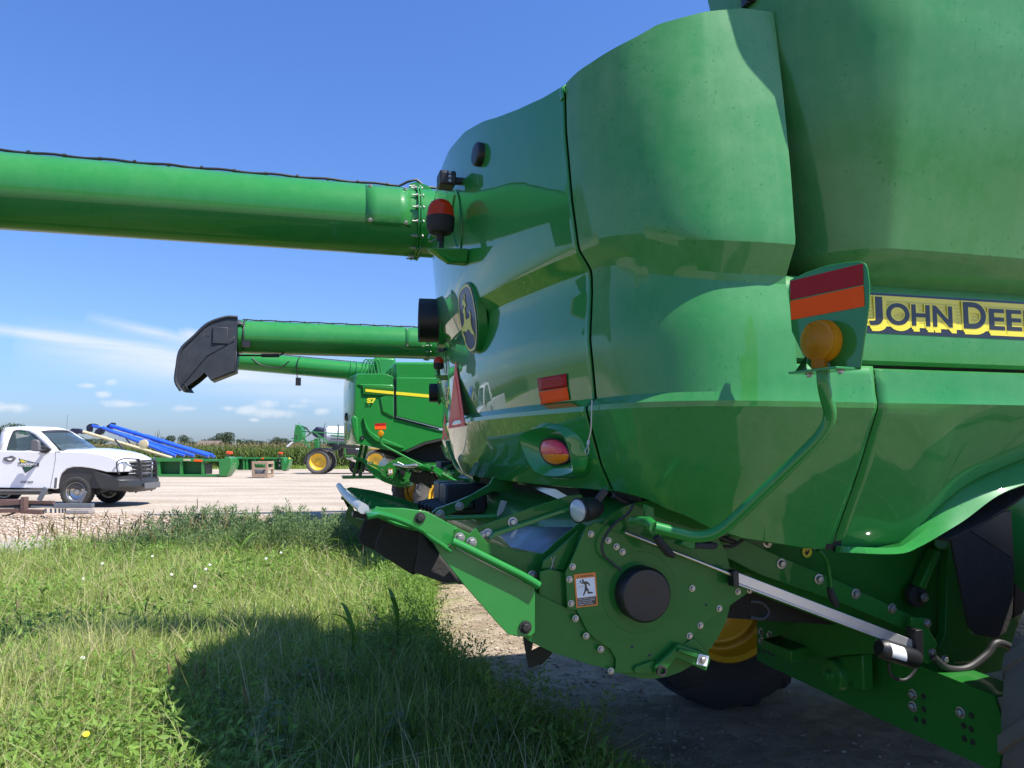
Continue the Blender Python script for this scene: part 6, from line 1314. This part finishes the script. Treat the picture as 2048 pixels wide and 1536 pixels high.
# wooden crate
CY = 40.3; CR = grp('wooden_crate', CY, 522, 'open wooden crate standing alone on the gravel', 'crate')
def cb(x0, y0, x1, y1, dy=0, w=.08): b = MB(); b.prism([PY(*zH(*p), CY) + Vector((0, dy, 0)) for p in ((x0,y0),(x1,y0),(x1,y1),(x0,y1))], (0, w, 0)); b.build('board', 'wood', CR, bevel=.008)
for dy in (0, .95):
    cb(662,530,694,728,dy); cb(836,530,868,735,dy); cb(694,532,836,562,dy); cb(694,612,836,634,dy); cb(694,690,836,728,dy)
for zz in ((536,560),(615,632),(695,728)):
    for x_ in (664, 846): b = MB(); q = PY(*zH(x_, (zz[0]+zz[1])/2), CY); b.bar(q+Vector((.06, .08, 0)), q+Vector((.06, .95, 0)), .06, .12); b.build('board', 'wood', CR)
b = MB(); b.box(PY(*zH(765, 665), CY+.5), (.7, .5, .3)); b.build('crate_contents', 'grey_steel', CR, bevel=.06); b = MB(); b.box(PY(*zH(765, 590), CY+.5), (.6, .4, .25)); b.build('crate_contents', 'far_dark_green', CR, bevel=.06)

# ------------------------------------------------------------------ self-propelled sprayer
SY = 46.0; SPR = grp('crop_sprayer', SY, 680, 'green crop sprayer with a white tank and tall yellow wheels', 'sprayer')
def sp(pts, name, m, dy=0, th=.1, bev=.01, zf=zS): return xp(SPR, SY, zf, pts, name, m, th, dy, bev)
def sr(pts, r, m='far_green', dy=0, name='boom_tube', zf=zS): b = MB(); b.tube([PY(*zf(*p), SY+dy) for p in pts], r, 8); return b.build(name, m, SPR)
for (x, y, dy) in ((455,1320,0),(455+70,1320,2.2),(1135,1335,0),(1205,1335,2.2)):
    q = PY(*zS(x, y), SY+dy); w_ = wheel(SPR, (q.x, q.y, .74), .74, .42, .50, 0, 22, 'wheel', 'dusty_tyre_rubber', 'yellow_rim_paint', -1, .04)
q = PY(*zS(895, 1350), SY+1.2); b = MB(); wheel(SPR, (q.x, q.y, .40), .40, .26, .20, 0, 16, 'small_wheel', 'tyre_rubber')
b = MB(); q0, q1 = PY(*zS(555, 985), SY+1.1), PY(*zS(1120, 985), SY+1.1); rt = (PY(*zS(700, 895), SY+1.1).z-PY(*zS(700, 1105), SY+1.1).z)/2
b.tube([q0+Vector((0, 0, -.1)), q0+Vector((.12, 0, -.1)), q1+Vector((0, 0, -.1))], [rt*.85, rt, rt], 32); b.build('liquid_tank', 'tank_white', SPR, bevel=.02)
b = MB(); q = PY(*zS(555, 985), SY+1.1); b.tube([q+Vector((-.05, -rt*.9, -rt-.1)), q+Vector((-.05, -rt*.9, rt*.8)), q+Vector((-.05, -rt*.3, rt+.05))], .04, 8); b.tube([PY(*zS(690, 880), SY+.1), PY(*zS(685, 1120), SY+.1)], .05, 8); b.build('tank_strap', 'grey_steel', SPR)
sp([(550,1105),(1130,1110),(1130,1150),(900,1160),(620,1150),(550,1130)], 'chassis', 'truck_black', .3, 1.6)
sp([(360,1190),(390,1165),(470,1152),(570,1160),(650,1190),(640,1205),(560,1185),(470,1175),(400,1190),(345,1230),(300,1320),(285,1342),(270,1335),(285,1290),(320,1220)], 'fender', 'truck_black', -.25, .5)
sp([(775,1160),(960,1165),(960,1235),(800,1235),(775,1210)], 'fuel_tank', 'truck_black', .1, .5, .04); sp([(610,1130),(705,1130),(705,1180),(615,1180)], 'battery_box', 'truck_black', 0, .4)
sp([(375,960),(430,905),(530,945),(535,970),(520,1040),(420,1035),(380,1000)], 'engine_cowl', 'navy_plastic', .6, 1.2, .05); sp([(690,1160),(745,1160),(740,1260),(710,1285),(685,1240)], 'leg_strut', 'truck_black', 1.0, .2)
sp([(400,1050),(450,1040),(450,1160),(410,1160)], 'rear_mast', 'far_green', .4, .6); sp([(180,900),(215,880),(250,900),(265,960),(255,1060),(215,1080),(170,1075),(165,980)], 'boom_centre', 'far_green', .6, .8, .03)
for pts, r in (([(150,1080),(900,1105)],.035), ([(215,960),(830,995)],.035), ([(600,1010),(840,1030)],.05), ([(230,1075),(395,965)],.035), ([(395,965),(570,1085)],.035), ([(240,960),(360,1160)],.04), ([(410,975),(530,1085)],.03), ([(280,1090),(360,1165)],.04), ([(165,1075),(190,880)],.04), ([(265,900),(350,965)],.03), ([(225,875),(225,855)],.02), ([(260,985),(300,1080)],.03), ([(130,1050),(170,1040)],.03)):
    sr(pts, r*.9, 'far_green', -.2)
for pts, r in (([(250,905),(310,915),(350,970),(340,1010)],.03), ([(170,1000),(200,1010),(190,1060)],.03), ([(510,1085),(550,1135)],.03), ([(280,930),(330,940),(370,990)],.02), ([(600,1050),(860,1060)],.03)): sr(pts, r, 'hose_black', -.25, 'spray_hose')
sr([(85,1142),(145,1092)], .06, 'tank_white', .3, 'boom_end'); sr([(770,1160),(770,1250)], .03, 'far_green', -.2, 'ladder'); sr([(770,1250),(880,1255)], .03, 'far_green', -.2, 'ladder')
for x in (905, 925): b = MB(); b.lathe(PY(*zS(x, 1170), SY-.1), (0, -1, 0), [(.05, 0), (.04, .03), (.001, .03)], 10); b.build('lamp', 'white_decal', SPR)
sp([(1130,860),(1500,860),(1560,1000),(1560,1150),(1130,1150)], 'cab', 'truck_black', .5, 1.6, .08)

# ------------------------------------------------------------------ corn field, edge growth, trees
def corn_template(seed):
    rnd = np.random.RandomState(seed); V = []; F4 = []; T3 = []; tt = []
    def rib(pts, ws, s, tn):
        k = len(V)
        for p, w in zip(pts, ws): V.append(np.array(p)-np.array(s)*w/2); V.append(np.array(p)+np.array(s)*w/2); tt.extend([tn, tn])
        for i in range(len(pts)-1): F4.append((k+2*i, k+2*i+1, k+2*i+3, k+2*i+2))
    rib([(0, 0, 0), (0, 0, 1.0), (0, 0, 1.75)], [.04, .03, .02], (1, 0, 0), .35)
    for k in range(11):
        a = rnd.uniform(0, 6.28); z = .2+k*.14; L = rnd.uniform(.45, .75); up = rnd.uniform(.25, .6); pts = [(math.cos(a)*L*t, math.sin(a)*L*t, z+L*(up*2*t-1.35*t*t)) for t in (0, .3, .6, .85, 1)]
        rib(pts, [.03, .075, .07, .045, .005], (-math.sin(a), math.cos(a), .3), np.clip(rnd.normal(.35, .2), 0, .8))
    for k in range(6): a = rnd.uniform(0, 6.28); rib([(0, 0, 1.72), (math.cos(a)*.05, math.sin(a)*.05, 1.88), (math.cos(a)*.14, math.sin(a)*.14, 1.96)], [.02, .03, .012], (-math.sin(a), math.cos(a), 0), 1.0)
    return np.array(V), np.array(F4), np.array(tt)
tmpl = [corn_template(s) for s in range(5)]
VV, FF, TT = [], [], []; off_ = 0
rows_ = [(58.5+.76*r) for r in range(6)]+[64.5+2.2*r for r in range(7)]
for r, yy in enumerate(rows_):
    st_ = .19 if r < 4 else .34
    for x in np.arange(-66, 14, st_):
        if x > -8 and RS.rand() < .4: continue
        V, F_, t = tmpl[RS.randint(5)]; a = RS.uniform(0, 6.28); s = RS.normal(.94, .06)+.05*noise.noise(Vector((x*.15, yy, 0))); c_, s_ = math.cos(a), math.sin(a)
        W = np.stack([V[:, 0]*c_-V[:, 1]*s_, V[:, 0]*s_+V[:, 1]*c_, V[:, 2]], 1)*s+np.array([x+RS.normal(0, .03), yy+RS.normal(0, .06)+.010*(x+30), 0]); VV.append(W); FF.append(F_+off_); TT.append(np.clip(t+RS.normal(0, .08), 0, 1)); off_ += len(V)
raw_mesh('corn_field', np.concatenate(VV), np.concatenate(FF), np.zeros((0, 3), int), np.concatenate(TT), 'corn_leaves', label='wide field of tall tasselled corn behind the yard', cat='corn')
n = 22000; x = RS.uniform(-62, 12, n); y = RS.uniform(56.6, 58.6, n)+.01*(x+30); h = np.clip(.25+.35*fbm(x, y*0, .25, 2)+RS.normal(0, .1, n), .06, .8)
V, Q, T_, tt = blades(np.stack([x, y, x*0], 1), h, h*RS.uniform(.1, .8, n), RS.uniform(0, 6.28, n), RS.uniform(.02, .05, n), np.clip(RS.normal(.4, .12, n), 0, 1)); raw_mesh('field_edge_grass', V, Q, T_, tt, 'grass_blades', label='strip of rough grass between the gravel and the corn', cat='grass')
mat('bark', (.07,.055,.04), .9, var=.3)
def crown_mesh(seed, nb, n, lf, sx=1.0, sparse=1.0):
    rnd = np.random.RandomState(seed); C = []; ti = []
    for k in range(nb):
        a = rnd.uniform(0, 6.28); r = rnd.uniform(.05, .55)*sx; c = np.array([math.cos(a)*r, math.sin(a)*r, rnd.uniform(.30, .82)-.22*r*r*2]); R__ = rnd.uniform(.16, .30)
        m_ = int(n/nb); d = rnd.normal(0, 1, (m_, 3)); d /= np.linalg.norm(d, axis=1)[:, None]; rr__ = R__*rnd.uniform(.65, 1.08, m_)**.6; C.append(c+d*rr__[:, None]*np.array([1, 1, .8])); ti.append(np.clip(rnd.normal(.5, .22, m_)+rnd.uniform(-.15, .15), 0, 1))
    C = np.concatenate(C); ti = np.concatenate(ti); m_ = len(C)
    V, T_, tt = leaves(C, np.full(m_, lf)*rnd.uniform(.7, 1.4, m_), np.full(m_, lf*.8), rnd.uniform(0, 6.28, m_), rnd.uniform(-.9, .9, m_), rnd.uniform(-1.5, 1.5, m_), ti); return V, T_, tt
protos = []
def tree_proto(i, seed, nb, n, lf, sx, trunk=.30):
    r_ = empty('tree', (0, 0, 0), 0); V, T_, tt = crown_mesh(seed, nb, n, lf, sx); c = raw_mesh('crown', V, np.zeros((0, 4), int), T_, tt, 'tree_leaves', None, smooth=False); c.parent = r_
    b = MB(); b.tube([(0, 0, -.02), (.01, 0, trunk), (.0, .02, .6)], [.035, .024, .008], 7)
    for k in range(5): a = k*1.3+seed; b.tube([(0, 0, trunk*.8+.05*k), (math.cos(a)*.16, math.sin(a)*.16, trunk+.12+.06*k), (math.cos(a)*.34*sx, math.sin(a)*.34*sx, trunk+.25+.08*k)], [.014, .009, .003], 5)
    t_ = b.build('trunk', 'bark', r_); protos.append(r_)
tree_proto(0, 3, 14, 2600, .050, .9); tree_proto(1, 8, 9, 2200, .052, .8); tree_proto(2, 21, 18, 3000, .046, 1.2); tree_proto(3, 33, 7, 900, .04, 1.0, .4)
TG = 'trees on the horizon'; used = set()
def tree(px, ytop, wpx, D, k, label):
    pr = protos[k]; r_ = pr if k not in used else copy_tree(pr); used.add(k)
    x = (px-1024)/1520*D; H = EYE+(895-ytop)/1520*D; W_ = wpx/1520*D
    r_.location = (x, D, 0); r_.scale = (W_*.95, W_*.95, H*1.02); r_.rotation_euler = (0, 0, RS.uniform(0, 6.28)); tag(r_, label, 'tree', TG)
T_list = [(20,847,75,150,2,'big round tree half hidden by the pickup cab at the left edge'),(52,852,50,160,0,'tree showing just above the pickup roof'),(113,850,26,150,3,'small loose tree above the pickup windscreen'),(133,868,40,170,1,'low bushy tree right of the pickup cab'),(160,872,50,200,2,'low tree behind the tan auger tip'),(195,876,60,220,0,'tree hidden behind the raised ends of the blue augers'),(318,873,30,260,1,'low tree at the foot of the dead tree'),(343,869,27,260,0,'left one of the close pair of round trees beyond the augers'),(370,870,29,262,2,'right one of the close pair of round trees beyond the augers'),(394,881,24,280,1,'small low tree left of the distant house'),(413,876,16,300,1,'little tree directly behind the distant house'),(427,875,22,320,2,'tree rising behind the right end of the distant house roof'),(441,866,26,262,2,'left half of the big dark tree clump'),(458,862,38,258,0,'largest dark round tree, right of the distant house')]
xr_ = 480
k_ = 0
for (px, yt, w, D, k) in ((484,876,24,330,1),(502,879,26,350,2),(520,880,26,360,0),(538,883,24,370,1),(552,874,26,330,2),(568,875,28,335,0),(588,879,26,350,1),(606,881,30,360,2),(632,879,34,350,0),(668,880,34,350,2),(700,881,34,350,1),(740,880,40,355,0),(790,880,44,350,2),(850,881,44,350,1)):
    T_list.append((px, yt, w, D, k, ('tree in the distant row just right of the big dark tree','second tree of the distant row after the big dark tree','third tree of the distant row after the big dark tree','lowest dip in the distant tree row','rounder tree right of the dip in the distant row','broad tree in the distant row above the second header','tree in the distant row just left of the sprayer boom','tree behind the rear mast of the sprayer','tree behind the sprayer engine cowl','tree behind the white sprayer tank','tree hidden by the rear of the third combine','tree behind the third combine body','tree behind the second combine tail','tree behind the second combine body')[k_])); k_ += 1
for t_ in T_list: tree(*t_)
DT = empty('dead_tree', PY(314, 895, 210), 0, 'bare dead tree sticking up above the blue augers', 'tree'); DT.location.z = 0
b = MB(); b.tube([(0, 0, 0), (.1, 0, 3), (0, 0, 6.4)], [.22, .14, .03], 7)
for p in (((.05,0,2.5),(.9,0,4.2),(1.1,0,5.4)), ((.05,0,3.2),(-.6,0,4.8),(-.7,0,6.0)), ((.05,0,4.2),(.5,.1,5.6),(.55,0,6.6)), ((.9,0,4.2),(1.7,0,4.5))): b.tube(p, [.08, .05, .02][:len(p)], 5)
b.build('trunk', 'bark', DT)
# distant house
mat('roof_shingle', (.16,.12,.10), .8, var=.2); mat('house_wall', (.42,.40,.37), .8)
HD = 240; HS = empty('farm_house', (PY(420, 890, HD).x, HD, 0), 0, 'distant farm house with a low brown roof beyond the corn', 'house', org=(PY(420, 890, HD).x, HD, 0)); hx = PY(420, 890, HD).x
b = MB(); b.box((hx, HD, 1.3), (6.4, 6, 2.6)); w_ = b.build('wall', 'house_wall', HS)
b = MB(); zr = EYE+(895-881.5)/1520*HD; b.prism([(hx-3.6, HD-3.4, 2.35), (hx-3.6, HD+3.4, 2.35), (hx-3.0, HD, zr)], (6.9, 0, 0)); b.build('roof', 'roof_shingle', HS)
b = MB(); b.box((hx-1.5, HD-3.02, 1.5), (1.2, .05, 1.2)); b.build('window', 'truck_black', HS)
for px in (516, 598):
    q = PY(px, 895, 130); b = MB(); b.cyl((q.x, 130, 0), (q.x, 130, EYE+11/1520*130), .10, 6); tag(b.build('utility_pole', 'grey_steel', None), 'thin pole in front of the distant tree row, '+('above the wooden crate' if px == 516 else 'left of the sprayer boom'), 'pole')
